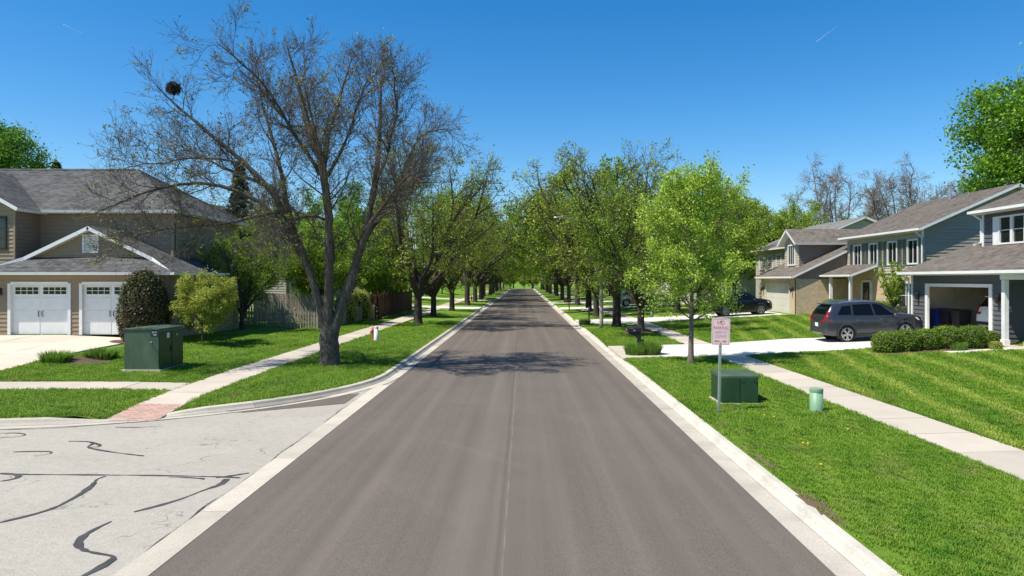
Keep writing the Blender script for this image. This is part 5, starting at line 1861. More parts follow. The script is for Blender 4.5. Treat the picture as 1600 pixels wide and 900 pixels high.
    garage_door(hs, '-x', (wx + 0.02, wy1 - 3.45, f - 0.2), 4.9, 2.1, False, "cream", 4, 6, False)
    roof(hs, [(wx - 0.4, wy1 + 0.3, we), (wx - 0.4, wy0 - 0.22, we), (xe, wy0 - 0.22, zt), (xe, wy1 + 0.3, zt)], R)
    gutter(hs, (wx - 0.45, wy1 + 0.3, we + 0.01), (wx - 0.45, wy0 - 0.22, we + 0.01))
    lantern(hs, (wx - 0.02, wy0 + 0.5, f + 1.6), (-1, 0, 0)); lantern(hs, (wx - 0.02, wy1 - 0.5, f + 1.6), (-1, 0, 0))
    # dormer with its gable to the road
    dx, dy0, dy1 = 20.55, 52.3, 55.2
    de = 6.0
    dz = 7.15
    dm = (dy0 + dy1) / 2
    wall(hs, '-y', (dx, dy0, we), [(0, 0.3), (6, 0.3), (6, de - we), (0, de - we)], M["brownsiding"])
    wall(hs, '+y', (dx + 6, dy1, we), [(0, 0.3), (6, 0.3), (6, de - we), (0, de - we)], M["brownsiding"])
    wall(hs, '-x', (dx, dy1, we), [(0, 0.1), (dy1 - dy0, 0.1), (dy1 - dy0, de - we), (0, de - we)], be, [(0.85, 2.05, 0.95, 2.35)])
    wall(hs, '-x', (dx - 0.002, dy1, de), [(0, 0), (dy1 - dy0, 0), ((dy1 - dy0) / 2, 0.88)], be)
    window(hs, '-x', (dx, dm, we + 1.65), 1.2, 1.4, 3, 1, 0.10)
    roof(hs, [(dx - 0.5, dy0 - 0.4, de), (27.5, dy0 - 0.4, de), (27.5, dm, dz), (dx - 0.5, dm, dz)], R)
    roof(hs, [(27.5, dy1 + 0.4, de), (dx - 0.5, dy1 + 0.4, de), (dx - 0.5, dm, dz), (27.5, dm, dz)], R)
    gutter(hs, (27.5, dy0 - 0.45, de + 0.01), (dx - 0.5, dy0 - 0.45, de + 0.01))
    return hs
brick_house()

# ---- simpler houses further off, each with walls, roof, windows and doors
def plain_house(name, label, x0, x1, y0, y1, eave, slope, side, wallmat, roofmat, gar=True):
    """ridge along the road; the front faces the road (side +1: house stands on the east)"""
    hs = empty(name, (0, 0, 0), 0, label, "house")
    f = 0.95
    front = '-x' if side > 0 else '+x'
    fx = x0 if side > 0 else x1
    wm = M[wallmat]
    L = y1 - y0
    og = 0.45
    ys_ = [0.18, 0.42, 0.62, 0.84]
    O = (fx, y1, f - 0.4) if side > 0 else (fx, y0, f - 0.4)
    wall(hs, front, O, [(0, 0), (L, 0), (L, eave - f + 0.4), (0, eave - f + 0.4)], wm, (), 0.2)
    for k in ys_:
        window(hs, front, (fx, y0 + L * k, eave - 1.25), 1.1, 1.3, 2, 2)
    if gar:
        garage_door(hs, front, (fx - 0.13 * side, y0 + L * 0.26, f), 4.6, 2.1, True, "white", 4, 4, False)
    window(hs, front, (fx, y0 + L * 0.8, f + 1.4), 1.8, 1.3, 2, 2)
    d = MB(); d.obox((fx - 0.02 * side, y0 + L * 0.58, f + 1.02), (0, 1, 0), ZUP, (1, 0, 0), 0.95, 2.05, 0.08); d.build("front_door", M["dark"], hs)
    xm = (x0 + x1) / 2
    zr = eave + (x1 + og - xm) * slope
    W = x1 - x0
    wall(hs, '-y', (x0, y0, f - 0.4), [(0, 0), (W, 0), (W, eave - f + 0.4), (0, eave - f + 0.4)], wm, (), 0.2)
    wall(hs, '-y', (0, y0 - 0.002, 0), [(x0, eave), (x1, eave), (xm, zr - 0.3)], wm, (), 0.2)
    for k in (0.3, 0.7):
        window(hs, '-y', (x0 + W * k, y0, eave - 1.3), 1.0, 1.3, 1, 2)
    wall(hs, '+x' if side > 0 else '-x', (x1, y0, f - 0.4) if side > 0 else (x0, y1, f - 0.4), [(0, 0), (L, 0), (L, eave - f + 0.4), (0, eave - f + 0.4)], wm, (), 0.2)
    roof(hs, [(x0 - og, y1 + 0.4, eave), (x0 - og, y0 - 0.4, eave), (xm, y0 - 0.4, zr), (xm, y1 + 0.4, zr)], M[roofmat])
    roof(hs, [(x1 + og, y0 - 0.4, eave), (x1 + og, y1 + 0.4, eave), (xm, y1 + 0.4, zr), (xm, y0 - 0.4, zr)], M[roofmat])
    gutter(hs, (x0 - og - 0.05, y1 + 0.4, eave), (x0 - og - 0.05, y0 - 0.4, eave))
    return hs
plain_house("gabled_house", "house with pale grey roof rising behind the brick house's dormer", 24.5, 36.0, 62.5, 74.0, 6.3, 0.42, 1, "beige", "roof_pale")
plain_house("white_house", "white sided house glimpsed through the young pear tree", 19.5, 29.0, 84.0, 97.0, 6.0, 0.5, 1, "whitesiding", "roof_brown")
plain_house("white_house", "pale house beyond the white one on the mailbox side of the road", 20.0, 29.0, 112.0, 124.0, 6.0, 0.5, 1, "whitesiding", "roof_grey")
plain_house("beige_house", "beige house with brown roof behind the board fence", -32.0, -19.5, 58.0, 70.0, 6.2, 0.5, -1, "beige", "roof_brown")
plain_house("grey_house", "grey house far behind the street trees on the hydrant's side", -31.0, -20.0, 100.0, 113.0, 6.1, 0.5, -1, "bluegrey", "roof_grey")

# ------------------------------------------------------------------ vehicles
def smooth_interp(x, xs_, ys_):
    y = np.interp(x, xs_, ys_)
    return y

class Body:
    """lofted estate body: x forward, y across, z up"""
    L, H = 4.6, 1.69
    def top(self, x):
        return np.interp(x, [-2.30, -2.285, -2.25, -2.18, -2.05, -1.86, -1.62, -1.0, -0.3, 0.20, 0.50, 0.80, 1.12, 1.35, 1.7, 2.0, 2.16, 2.25, 2.30],
                            [0.60, 0.88, 1.06, 1.18, 1.42, 1.62, 1.665, 1.695, 1.70, 1.665, 1.56, 1.38, 1.17, 1.12, 1.075, 1.00, 0.92, 0.80, 0.58])
    def belt(self, x):
        b_ = np.interp(x, [-2.3, -1.9, -1.0, 0.2, 1.2, 2.3], [1.16, 1.17, 1.11, 1.07, 1.04, 0.96])
        return np.minimum(b_, self.top(x) - 0.03)
    def wid(self, x):
        return np.interp(x, [-2.30, -2.2, -1.9, -1.2, 0.0, 1.2, 1.8, 2.1, 2.25, 2.30], [0.76, 0.84, 0.90, 0.925, 0.925, 0.92, 0.90, 0.84, 0.74, 0.62])
    def roofw(self, x):
        t = np.clip((self.top(x) - self.belt(x)) / 0.55, 0, 1)
        return self.wid(x) * (0.93 - 0.22 * t)
    def bot(self, x):
        return np.interp(x, [-2.3, -2.0, -1.6, 1.6, 2.0, 2.3], [0.38, 0.30, 0.25, 0.25, 0.28, 0.34])
    def ring(self, x):
        w, wr, zt, zb, b_ = self.wid(x), self.roofw(x), self.top(x), self.bot(x), self.belt(x)
        zm = zb + (b_ - zb) * 0.55
        return [(0, zb), (w * 0.88, zb), (w * 0.975, zb + 0.07), (w * 0.985, zb + (zm - zb) * 0.35), (w * 0.99, zb + (zm - zb) * 0.7), (w, zm), (w * 0.995, zm + (b_ - zm) * 0.5), (w * 0.965, b_),
                (wr + (w * 0.965 - wr) * 0.5, b_ + (zt - 0.07 - b_) * 0.5 if zt - b_ > 0.09 else b_ + (zt - b_) * 0.4),
                (wr, max(b_, zt - 0.07) if zt - b_ > 0.09 else b_ + (zt - b_) * 0.7), (wr * 0.90, zt - 0.018), (wr * 0.6, zt), (0, zt + 0.012)]
    def side(self, x, s, off=0.0):
        """point on the glasshouse side: s 0 at the belt, 1 at the roof rail"""
        w, wr, zt, b_ = self.wid(x) * 0.965, self.roofw(x), self.top(x), self.belt(x)
        return (x, w + (wr - w) * s + off, b_ + (zt - 0.07 - b_) * s)

def make_car(name, label, loc, rz, pitch, paint, plate=True):
    B_ = Body()
    root = empty(name, loc, 0, label, "car")
    root.rotation_euler = (0, pitch, rz)
    root.scale = (0.96, 1.0, 1.04)
    xs_ = np.unique(np.concatenate([np.linspace(-2.3, 2.3, 70), [-2.285, -2.25, -2.18, 2.25]]))
    wheels = [(-1.33, 0.36), (1.33, 0.36)]
    WR = 0.36
    mb = MB()
    rows = []
    for x in xs_:
        rg = B_.ring(x)
        rows.append([(x, y, z) for y, z in rg])
    n = len(rows[0])
    for sgn in (1, -1):
        for r0, r1 in zip(rows, rows[1:]):
            for k in range(n - 1):
                q = [r0[k], r1[k], r1[k + 1], r0[k + 1]]
                cx = sum(p[0] for p in q) / 4; cz = sum(p[2] for p in q) / 4; cy = sum(p[1] for p in q) / 4
                if cy > 0.5 and any(math.hypot(cx - wx, cz - wz) < WR + 0.05 for wx, wz in wheels):
                    continue
                if k == 0 and any(abs(cx - wx) < 0.4 for wx, wz in wheels):
                    pass
                mb.face(*[(p[0], p[1] * sgn, p[2]) for p in q])
        for r in (rows[0], rows[-1]):
            mb.face(*[(p[0], p[1] * sgn, p[2]) for p in r])
    me = bpy.data.meshes.new("body")
    me.from_pydata(mb.v, [], mb.f)
    bm = bmesh.new(); bm.from_mesh(me)
    bmesh.ops.remove_doubles(bm, verts=bm.verts, dist=0.0008)
    bmesh.ops.recalc_face_normals(bm, faces=bm.faces)
    bm.to_mesh(me); bm.free()
    me.polygons.foreach_set("use_smooth", [True] * len(me.polygons))
    body = link("body", me, M[paint], root)
    # glass
    def side_glass(nm, pts, parent, sgn, off=0.008):
        """pts: polygon in (x, s)"""
        g = MB()
        # grid between front and rear edges
        (xa0, xa1), (xb0, xb1), s0, s1 = pts
        N_ = 8
        for i in range(N_):
            for j in range(4):
                q = []
                for (a, c) in ((i, j), (i + 1, j), (i + 1, j + 1), (i, j + 1)):
                    s = s0 + (s1 - s0) * c / 4
                    f = (s - s0) / (s1 - s0)
                    xr = xa0 + (xa1 - xa0) * f; xf = xb0 + (xb1 - xb0) * f
                    x = xr + (xf - xr) * a / N_
                    p = B_.side(x, s, off)
                    q.append((p[0], p[1] * sgn, p[2]))
                g.face(*q)
        return g.build(nm, M["carglass"], parent, smooth=True)
    for sgn in (1, -1):
        side_glass("window", ((-1.70, -1.42), (-1.08, -1.02), 0.10, 0.86), root, sgn)
        side_glass("window", ((-0.98, -0.92), (-0.05, -0.10), 0.06, 0.92), root, sgn)
        side_glass("window", ((0.03, -0.02), (1.02, 0.42), 0.06, 0.94), root, sgn)
    def top_glass(nm, xa, xb, k):
        g = MB()
        N_ = 10
        X = np.linspace(xa, xb, N_ + 1)
        for i in range(N_):
            for j in range(8):
                q = []
                for (a, c) in ((i, j), (i + 1, j), (i + 1, j + 1), (i, j + 1)):
                    x = X[a]
                    w = B_.roofw(x) * k
                    y = -w + 2 * w * c / 8
                    zz = B_.top(x) + 0.016 - 0.02 * (abs(y) / w) ** 3
                    q.append((x + (0.006 if xa > 0 else -0.010), y, zz))
                g.face(*q)
        return g.build(nm, M["carglass"], root, smooth=True)
    top_glass("windscreen", 0.42, 1.14, 0.93)
    top_glass("rear_window", -2.16, -1.90, 0.90)
    # lamps, plate, bumper trim
    for sgn in (1, -1):
        t = MB()
        for i in range(8):
            z0_, z1_ = 0.90 + i * 0.055, 0.955 + i * 0.055
            def rp(z):
                xx = np.interp(z, [0.60, 0.88, 1.06, 1.18, 1.42, 1.62], [-2.30, -2.285, -2.25, -2.18, -2.05, -1.86])
                return xx
            wi = 0.30 if i < 2 else 0.085
            for (za, zb_) in ((z0_, z1_),):
                a, c = rp(za), rp(zb_)
                ya, yc = B_.wid(a) * 0.97 - max(0, za - 1.0) * 0.22, B_.wid(c) * 0.97 - max(0, zb_ - 1.0) * 0.22
                # rear facing strip and the part wrapped round the flank
                t.face((a - 0.012, sgn * (ya - wi), za), (a - 0.012, sgn * (ya + 0.005), za), (c - 0.012, sgn * (yc + 0.005), zb_), (c - 0.012, sgn * (yc - wi), zb_))
                fl = 0.34 - 0.05 * i if i < 2 else 0.12
                ya2, yc2 = B_.wid(a + fl) * 1.0 - max(0, za - 1.0) * 0.25, B_.wid(c + fl) * 1.0 - max(0, zb_ - 1.0) * 0.25
                t.face((a - 0.012, sgn * (ya + 0.005), za), (a + fl, sgn * (ya2 + 0.012), za), (c + fl * 0.8, sgn * (yc2 + 0.012), zb_), (c - 0.012, sgn * (yc + 0.005), zb_))
        t.build("tail_lamp", M["red_lens"], root)
        hl = MB()
        hl.prism([(1.95, sgn * 0.88, 0.80), (2.23, sgn * 0.70, 0.78), (2.20, sgn * 0.70, 0.88), (1.80, sgn * 0.90, 0.94)], (0.02, sgn * 0.02, 0))
        hl.build("headlamp", M["plate"], root)
        # sill and arch cladding
        cl = MB()
        for i in range(14):
            xa, xb = -0.92 + i * 0.13, -0.92 + (i + 1) * 0.13
            q = []
            for (x, z, o_) in ((xa, 0.22, 0.97), (xb, 0.22, 0.97), (xb, 0.36, 1.0), (xa, 0.36, 1.0)):
                q.append((x, sgn * (B_.wid(x) * o_ + 0.008), z))
            cl.face(*q)
        cl.build("sill", M["cladding"], root)
        for wx, wz in wheels:
            ar = MB()
            ri, ro = WR + 0.035, WR + 0.10
            for k in range(20):
                a0, a1 = math.radians(-20 + 11 * k), math.radians(-20 + 11 * (k + 1))
                P = lambda r, a, y: (wx + r * math.cos(a), sgn * y, wz + r * math.sin(a))
                y_ = 0.938
                ar.face(P(ri, a0, y_), P(ro, a0, y_ - 0.01), P(ro, a1, y_ - 0.01), P(ri, a1, y_))
                ar.face(P(ri, a0, y_), P(ri, a0, y_ - 0.16), P(ri, a1, y_ - 0.16), P(ri, a1, y_))
            ar.build("wheel_arch", M["cladding"], root)
            wl = MB()
            wl.tube([(wx, sgn * 0.60, wz), (wx, sgn * 0.62, wz)], WR + 0.06, 20)
            wl.build("wheel_well", M["dark"], root)
            ty = MB()
            ty.tube([(wx, sgn * (0.69 + d), wz) for d in (0, 0.012, 0.03, 0.19, 0.21, 0.222)], [WR - 0.05, WR - 0.012, WR, WR, WR - 0.014, WR - 0.07], 28)
            tyre = ty.build("wheel", M["rubber"], root, smooth=False)
            rm = MB()
            rm.tube([(wx, sgn * 0.905, wz), (wx, sgn * 0.92, wz), (wx, sgn * 0.92, wz), (wx, sgn * 0.902, wz)], [0.262, 0.262, 0.235, 0.225], 28, cap=False)
            for k in range(10):
                a = 2 * math.pi * k / 10 + (0.14 if k % 2 else -0.14)
                a2 = 2 * math.pi * (k - k % 2) / 10 + 0.314 - 0.314
                p0 = Vector((wx + 0.05 * math.cos(a), sgn * 0.914, wz + 0.05 * math.sin(a)))
                p1 = Vector((wx + 0.24 * math.cos(a), sgn * 0.914, wz + 0.24 * math.sin(a)))
                d_ = (p1 - p0).normalized()
                rm.obox((p0 + p1) / 2, d_, d_.cross(Vector((0, 1, 0))), (0, 1, 0), 0.20, 0.042, 0.016)
            rm.tube([(wx, sgn * 0.90, wz), (wx, sgn * 0.926, wz)], 0.062, 12)
            rm.build("rim", M["alloy"], tyre)
            dk = MB(); dk.tube([(wx, sgn * 0.893, wz), (wx, sgn * 0.8965, wz)], 0.25, 20); dk.build("brake_disc", M["dark"], tyre)
        mr = MB()
        c = Vector((0.86, sgn * 1.02, 1.06))
        mr.lathe([(0.03, -0.07), (0.085, -0.05), (0.10, 0.0), (0.085, 0.06), (0.03, 0.08)], c, 12)
        mr.obox(c - Vector((0, sgn * 0.1, 0.02)), (1, 0, 0), (0, 1, 0), (0, 0, 1), 0.06, 0.14, 0.035)
        mr.build("mirror", M[paint], root, smooth=True)
        for hx in (-0.72, 0.32):
            hd = MB(); hd.tube([(hx - 0.11, sgn * 0.925, 0.93), (hx - 0.08, sgn * 0.95, 0.935), (hx + 0.08, sgn * 0.95, 0.935), (hx + 0.11, sgn * 0.925, 0.93)], 0.016, 6)
            hd.build("door_handle", M[paint], root)
        # shut lines
        for xx in (-0.02, 1.02, -0.98):
            sm = MB()
            for j in range(7):
                zz0 = 0.40 + j * 0.09; zz1 = zz0 + 0.09
                def yw(z, x):
                    rg = B_.ring(x); return np.interp(z, [p[1] for p in rg[2:8]], [p[0] for p in rg[2:8]]) + 0.003
                sm.face((xx - 0.005, sgn * yw(zz0, xx), zz0), (xx + 0.005, sgn * yw(zz0, xx), zz0), (xx + 0.005, sgn * yw(zz1, xx), zz1), (xx - 0.005, sgn * yw(zz1, xx), zz1))
            sm.build("door_gap", M["dark"], root)
        rl = MB(); rl.tube([(-1.5, sgn * 0.58, 1.66), (-1.3, sgn * 0.58, 1.71), (-0.3, sgn * 0.59, 1.725), (0.10, sgn * 0.58, 1.67)], 0.016, 6)
        rl.build("roof_rail", M["alloy"], root)
    bp = MB()
    bp.obox((-2.30, 0, 0.50), (0, 1, 0), (0, 0, 1), (1, 0, 0), 1.46, 0.20, 0.05)
    bp.build("rear_bumper", M["cladding"], root, bevel=0.02)
    sk = MB(); sk.obox((-2.325, 0, 0.43), (0, 1, 0), (0, 0, 1), (1, 0, 0), 1.1, 0.06, 0.03)
    sk.build("skid_plate", M["alloy"], root)
    if plate:
        pl = MB(); pl.obox((-2.312, 0, 0.78), (0, 1, 0), (0, 0, 1), (1, 0, 0), 0.31, 0.16, 0.012); pl.build("licence_plate", M["plate"], root)
    gr = MB(); gr.obox((2.28, 0, 0.66), (0, 1, 0), (0, 0, 1), (1, 0, 0), 0.9, 0.18, 0.06); gr.build("grille", M["dark"], root)
    sp = MB(); sp.obox((-1.90, 0, 1.645), (1, 0, -0.1), (0, 1, 0), (0.1, 0, 1), 0.24, 1.16, 0.035); sp.build("spoiler", M[paint], root, bevel=0.01)
    return root

make_car("parked_car", "dark grey estate car parked on the pale driveway before the open garage", (15.55, 31.0 + 0.85, G(15.55, 31.8) + 0.02), 0, -math.atan(0.055), "paint_grey")
make_car("parked_car", "black estate car parked before the brick garage", (16.1, 52.2, G(16.1, 52.2) + 0.025), 0, -math.atan(0.055), "paint_black")
make_car("parked_car", "white car standing inside the open garage", (22.5, 30.75, 0.835), 0, 0, "paint_white")
make_car("parked_car", "silver car parked on a far driveway behind the street trees", (12.5, 77.0, G(12.5, 77) + 0.025), 0.0, -math.atan(0.055), "paint_silver")

def bin_(x, y, z, rz, mat, label):
    root = empty("wheeled_bin", (x, y, z), rz, label, "bin")
    b = MB()
    p0 = [(-0.24, -0.22, 0.04), (0.24, -0.22, 0.04), (0.24, 0.22, 0.04), (-0.24, 0.22, 0.04)]
    p1 = [(-0.31, -0.28, 0.98), (0.31, -0.28, 0.98), (0.31, 0.30, 0.98), (-0.31, 0.30, 0.98)]
    b.face(*reversed(p0)); b.face(*p1)
    for k in range(4):
        j = (k + 1) % 4
        b.face(p0[k], p0[j], p1[j], p1[k])
    b.build("bin_body", M[mat], root, bevel=0.02)
    l = MB()
    l.prism([(-0.34, -0.32, 0.985), (0.34, -0.32, 0.985), (0.34, 0.32, 1.06), (-0.34, 0.32, 1.06)], (0, 0, 0.045))
    l.build("lid", M[mat], root, bevel=0.015)
    hd = MB(); hd.tube([(-0.26, 0.36, 1.0), (0.26, 0.36, 1.0)], 0.018, 6); hd.build("handle", M[mat], root)
    for s in (-1, 1):
        w = MB(); w.tube([(s * 0.27, 0.24, 0.12), (s * 0.33, 0.24, 0.12)], 0.12, 14); w.build("wheel", M["rubber"], root)
    return root
bin_(20.0, 33.95, 0.835, math.radians(-90), "binblue", "blue recycling bin just inside the open garage")
bin_(20.05, 33.1, 0.835, math.radians(-90), "binblack", "black bin beside the blue recycling bin in the garage")
bin_(20.1, 32.3, 0.835, math.radians(-90), "binblack", "black bin between the other black bin and the white car")

# ------------------------------------------------------------------ utility cabinets, sign, mailboxes
def cabinet_big():
    x, y = -12.22, 23.35
    z = G(x, y)
    r = empty("switch_cabinet", (x, y, z), math.radians(-1), "large faded green utility cabinet with black number plate by the sidewalk", "utility cabinet")
    w, d, hh = 1.12, 1.55, 1.36
    b = MB(); b.box(-w / 2, w / 2, -d / 2, d / 2, 0.04, hh - 0.05); b.build("housing", M["util"], r, bevel=0.012)
    l = MB(); l.prism([(-w / 2 - 0.03, -d / 2 - 0.03, hh - 0.05), (w / 2 + 0.03, -d / 2 - 0.03, hh - 0.05), (w / 2 + 0.03, -d / 2 - 0.03, hh - 0.01), (0, -d / 2 - 0.03, hh + 0.025), (-w / 2 - 0.03, -d / 2 - 0.03, hh - 0.01)], (0, d + 0.06, 0))
    l.build("lid", M["util"], r, bevel=0.008)
    p = MB(); p.box(-w / 2 - 0.07, w / 2 + 0.07, -d / 2 - 0.07, d / 2 + 0.07, -0.12, 0.035); p.build("pad", M["gutter_old"], r)
    for s in (-1, 1):
        dd = MB(); dd.box(w / 2 + 0.004, w / 2 + 0.026, s * d / 4 - d / 4 + 0.03, s * d / 4 + d / 4 - 0.03, 0.10, hh - 0.14)
        do = dd.build("door", M["util2"], r, bevel=0.006)
        if s < 0:
            hd = MB(); hd.box(w / 2 + 0.026, w / 2 + 0.06, -0.10, -0.06, 0.55, 0.75); hd.build("handle", M["dark"], do)
            st = MB(); st.box(w / 2 + 0.0262, w / 2 + 0.029, -0.32, -0.16, 1.02, 1.18); st.build("sticker", M["plate"], do)
        else:
            st = MB(); st.box(w / 2 + 0.0262, w / 2 + 0.029, 0.30, 0.37, 1.06, 1.11); st.build("sticker", M["plate"], do)
    pl = MB(); pl.box(w / 2 - 0.25, w / 2 - 0.02, -d / 2 - 0.006, -d / 2 - 0.001, hh - 0.26, hh - 0.07)
    plo = pl.build("number_plate", M["dark"], r)
    for k, t in enumerate(("8442", "784")):
        o = link("lettering", text_mesh(t, 0.085), M["plate"], plo)
        o.location = (w / 2 - 0.135 + 0.02 * k, -d / 2 - 0.009, hh - 0.125 - 0.085 * k)
        o.rotation_euler = (math.radians(90), 0, 0)
    k_ = MB(); k_.tube([(w / 2 - 0.24, -d / 2 - 0.02, 0.92), (w / 2 - 0.24, -d / 2, 0.92)], 0.028, 10); k_.build("lock_boss", M["steel"], r)
    e = MB(); e.box(-0.05, 0.03, 0.2, 0.24, hh, hh + 0.06); e.build("lifting_eye", M["util"], r)
cabinet_big()

def cabinet_small():
    x, y = 5.46, 18.2
    z = G(x, y)
    r = empty("transformer_cabinet", (x, y, z), 0.0, "low dark green transformer cabinet behind the no parking sign", "utility cabinet")
    w, d, hh = 0.93, 0.98, 0.74
    b = MB(); b.box(-w / 2, w / 2, -d / 2, d / 2, 0.03, hh - 0.04); b.build("housing", M["util2"], r, bevel=0.012)
    l = MB(); l.prism([(-w / 2 - 0.012, -d / 2 - 0.015, hh - 0.10), (-w / 2 - 0.012, d / 2 + 0.01, hh - 0.10), (-w / 2 - 0.012, d / 2 + 0.01, hh + 0.015), (-w / 2 - 0.012, -d / 2 + 0.02, hh), (-w / 2 - 0.012, -d / 2 - 0.015, hh - 0.03)], (w + 0.024, 0, 0))
    l.build("lid", M["util"], r, bevel=0.012)
    p = MB(); p.box(-w / 2 - 0.05, w / 2 + 0.02, -d / 2 - 0.022, d / 2 + 0.04, -0.12, 0.03); p.build("pad", M["gutter_old"], r)
    for s in (-1, 1):
        dd = MB(); dd.box(s * w / 4 - w / 4 + 0.012, s * w / 4 + w / 4 - 0.012, -d / 2 - 0.016, -d / 2 - 0.004, 0.06, hh - 0.11)
        dd.build("door", M["util2"], r, bevel=0.006)
    for xx in (0.07, 0.39):
        k_ = MB()
        pts = [(xx + 0.045 * math.cos(a), -d / 2 - 0.018, hh - 0.14 + 0.045 * math.sin(a)) for a in np.linspace(math.pi, 2 * math.pi, 9)]
        k_.tube(pts, 0.009, 6); k_.build("latch_ring", M["dark"], r)
    s_ = MB(); s_.box(-w / 2 - 0.004, -w / 2 - 0.001, -0.40, -0.22, 0.44, 0.58); s_.build("sticker", M["plate"], r)
cabinet_small()

def pedestal(x, y, hh, r_, label, mat="mint"):
    o = empty("cable_pedestal", (x, y, G(x, y)), 0, label, "pedestal")
    b = MB(); b.lathe([(r_ * 1.04, -0.05), (r_ * 1.04, 0.05), (r_, 0.07), (r_ * 0.98, hh * 0.85)], (0, 0, 0), 24); b.build("barrel", M[mat], o, smooth=True)
    c = MB(); c.lathe([(r_ * 1.015, hh * 0.85), (r_ * 1.015, hh - 0.02), (r_ * 0.98, hh), (r_ * 0.5, hh + 0.012)], (0, 0, 0), 24); c.build("cap", M[mat], o, smooth=False)
pedestal(6.88, 16.5, 0.56, 0.15, "round mint green cable pedestal in the grass by the sidewalk")
pedestal(10.1, 55.2, 0.55, 0.12, "small green cable pedestal on the shaded far lawn behind the rough trunk", "util")
pedestal(-7.42, 35.6, 0.74, 0.11, "white cylindrical marker post in front of the red hydrant", "postwhite")

def hydrant(x, y, label, s=1.0):
    o = empty("fire_hydrant", (x, y, G(x, y)), 0.4, label, "hydrant")
    o.scale = (s, s, s)
    b = MB(); b.lathe([(0.17, 0), (0.17, 0.05), (0.11, 0.06), (0.105, 0.5), (0.15, 0.51), (0.15, 0.55), (0.13, 0.6), (0.09, 0.68), (0.03, 0.72), (0.03, 0.77), (0.01, 0.78)], (0, 0, 0), 18)
    b.build("barrel", M["hydrant"], o, smooth=False)
    for a in (0, math.pi / 2, math.pi):
        n_ = MB(); d_ = Vector((math.cos(a), math.sin(a), 0))
        n_.tube([d_ * 0.08 + ZUP * 0.42, d_ * 0.17 + ZUP * 0.42, d_ * 0.172 + ZUP * 0.42, d_ * 0.20 + ZUP * 0.42], [0.06, 0.06, 0.075, 0.07], 12)
        n_.build("nozzle", M["hydrant"], o)
hydrant(-7.72, 36.5, "red fire hydrant half hidden by the white marker post", 0.95)
hydrant(-7.6, 104.0, "tiny orange red hydrant far along the sidewalk", 1.0)

def no_parking():
    x, y = 4.62, 16.6
    o = empty("no_parking_sign", (x, y, G(x, y)), math.radians(2), "faded red and white no parking sign on a steel post", "sign")
    o.rotation_euler = (0, math.radians(1.2), math.radians(-3))
    p = MB()
    p.prism([(-0.035, 0, -0.3), (-0.02, -0.018, -0.3), (0.02, -0.018, -0.3), (0.035, 0, -0.3), (0.035, 0.006, -0.3), (0.016, -0.008, -0.3), (-0.016, -0.008, -0.3), (-0.035, 0.006, -0.3)], (0, 0, 2.35))
    p.build("post", M["steel"], o)
    w, hh, zc = 0.43, 0.63, 1.93
    s = MB()
    pts = []
    for (cx, cz, a0) in ((w / 2 - 0.03, hh / 2 - 0.03, 0), (-w / 2 + 0.03, hh / 2 - 0.03, 90), (-w / 2 + 0.03, -hh / 2 + 0.03, 180), (w / 2 - 0.03, -hh / 2 + 0.03, 270)):
        for a in (0, 45, 90):
            pts.append((cx + 0.03 * math.cos(math.radians(a0 + a)), -0.024, zc + cz + 0.03 * math.sin(math.radians(a0 + a))))
    s.prism(pts, (0, 0.004, 0))
    plate = s.build("plate", M["sign"], o)
    def line(x0, x1, z0, z1, m="signpale", nm="border"):
        b_ = MB(); b_.box(x0, x1, -0.0262, -0.0246, zc + z0, zc + z1); b_.build(nm, M[m], plate)
    e, t = 0.022, 0.007
    line(-w / 2 + e, w / 2 - e, hh / 2 - e - t, hh / 2 - e); line(-w / 2 + e, w / 2 - e, -hh / 2 + e, -hh / 2 + e + t)
    line(-w / 2 + e, -w / 2 + e + t, -hh / 2 + e + t, hh / 2 - e - t); line(w / 2 - e - t, w / 2 - e, -hh / 2 + e + t, hh / 2 - e - t)
    for t_, zz, size, m in (("NO", 0.205, 0.14, "signred"), ("PARKING", 0.085, 0.105, "signred"), ("HERE TO", -0.02, 0.085, "signpale"), ("CORNER", -0.115, 0.085, "signpale")):
        l = link("lettering", text_mesh(t_, size), M[m], plate)
        l.location = (0, -0.0262, zc + zz)
        l.rotation_euler = (math.radians(90), 0, 0)
        l.scale = (0.80, 1.05, 1)
    ar = MB()
    za = zc - 0.225
    ar.box(-0.11, -0.02, -0.0264, -0.0248, za - 0.010, za + 0.010)
    ar.prism([(-0.15, -0.0264, za), (-0.10, -0.0264, za - 0.03), (-0.10, -0.0264, za + 0.03)], (0, 0.0016, 0))
    ar.box(0.03, 0.10, -0.0264, -0.0248, za - 0.010, za + 0.010)
    ar.prism([(0.14, -0.0264, za), (0.09, -0.0264, za + 0.03), (0.09, -0.0264, za - 0.03)], (0, 0.0016, 0))
    ar.build("arrow", M["signred"], plate)
    for zz in (0.24, -0.27):
        b_ = MB(); b_.tube([(0, -0.034, zc + zz), (0, -0.02, zc + zz)], 0.012, 8); b_.build("bolt", M["dark"], o)
no_parking()

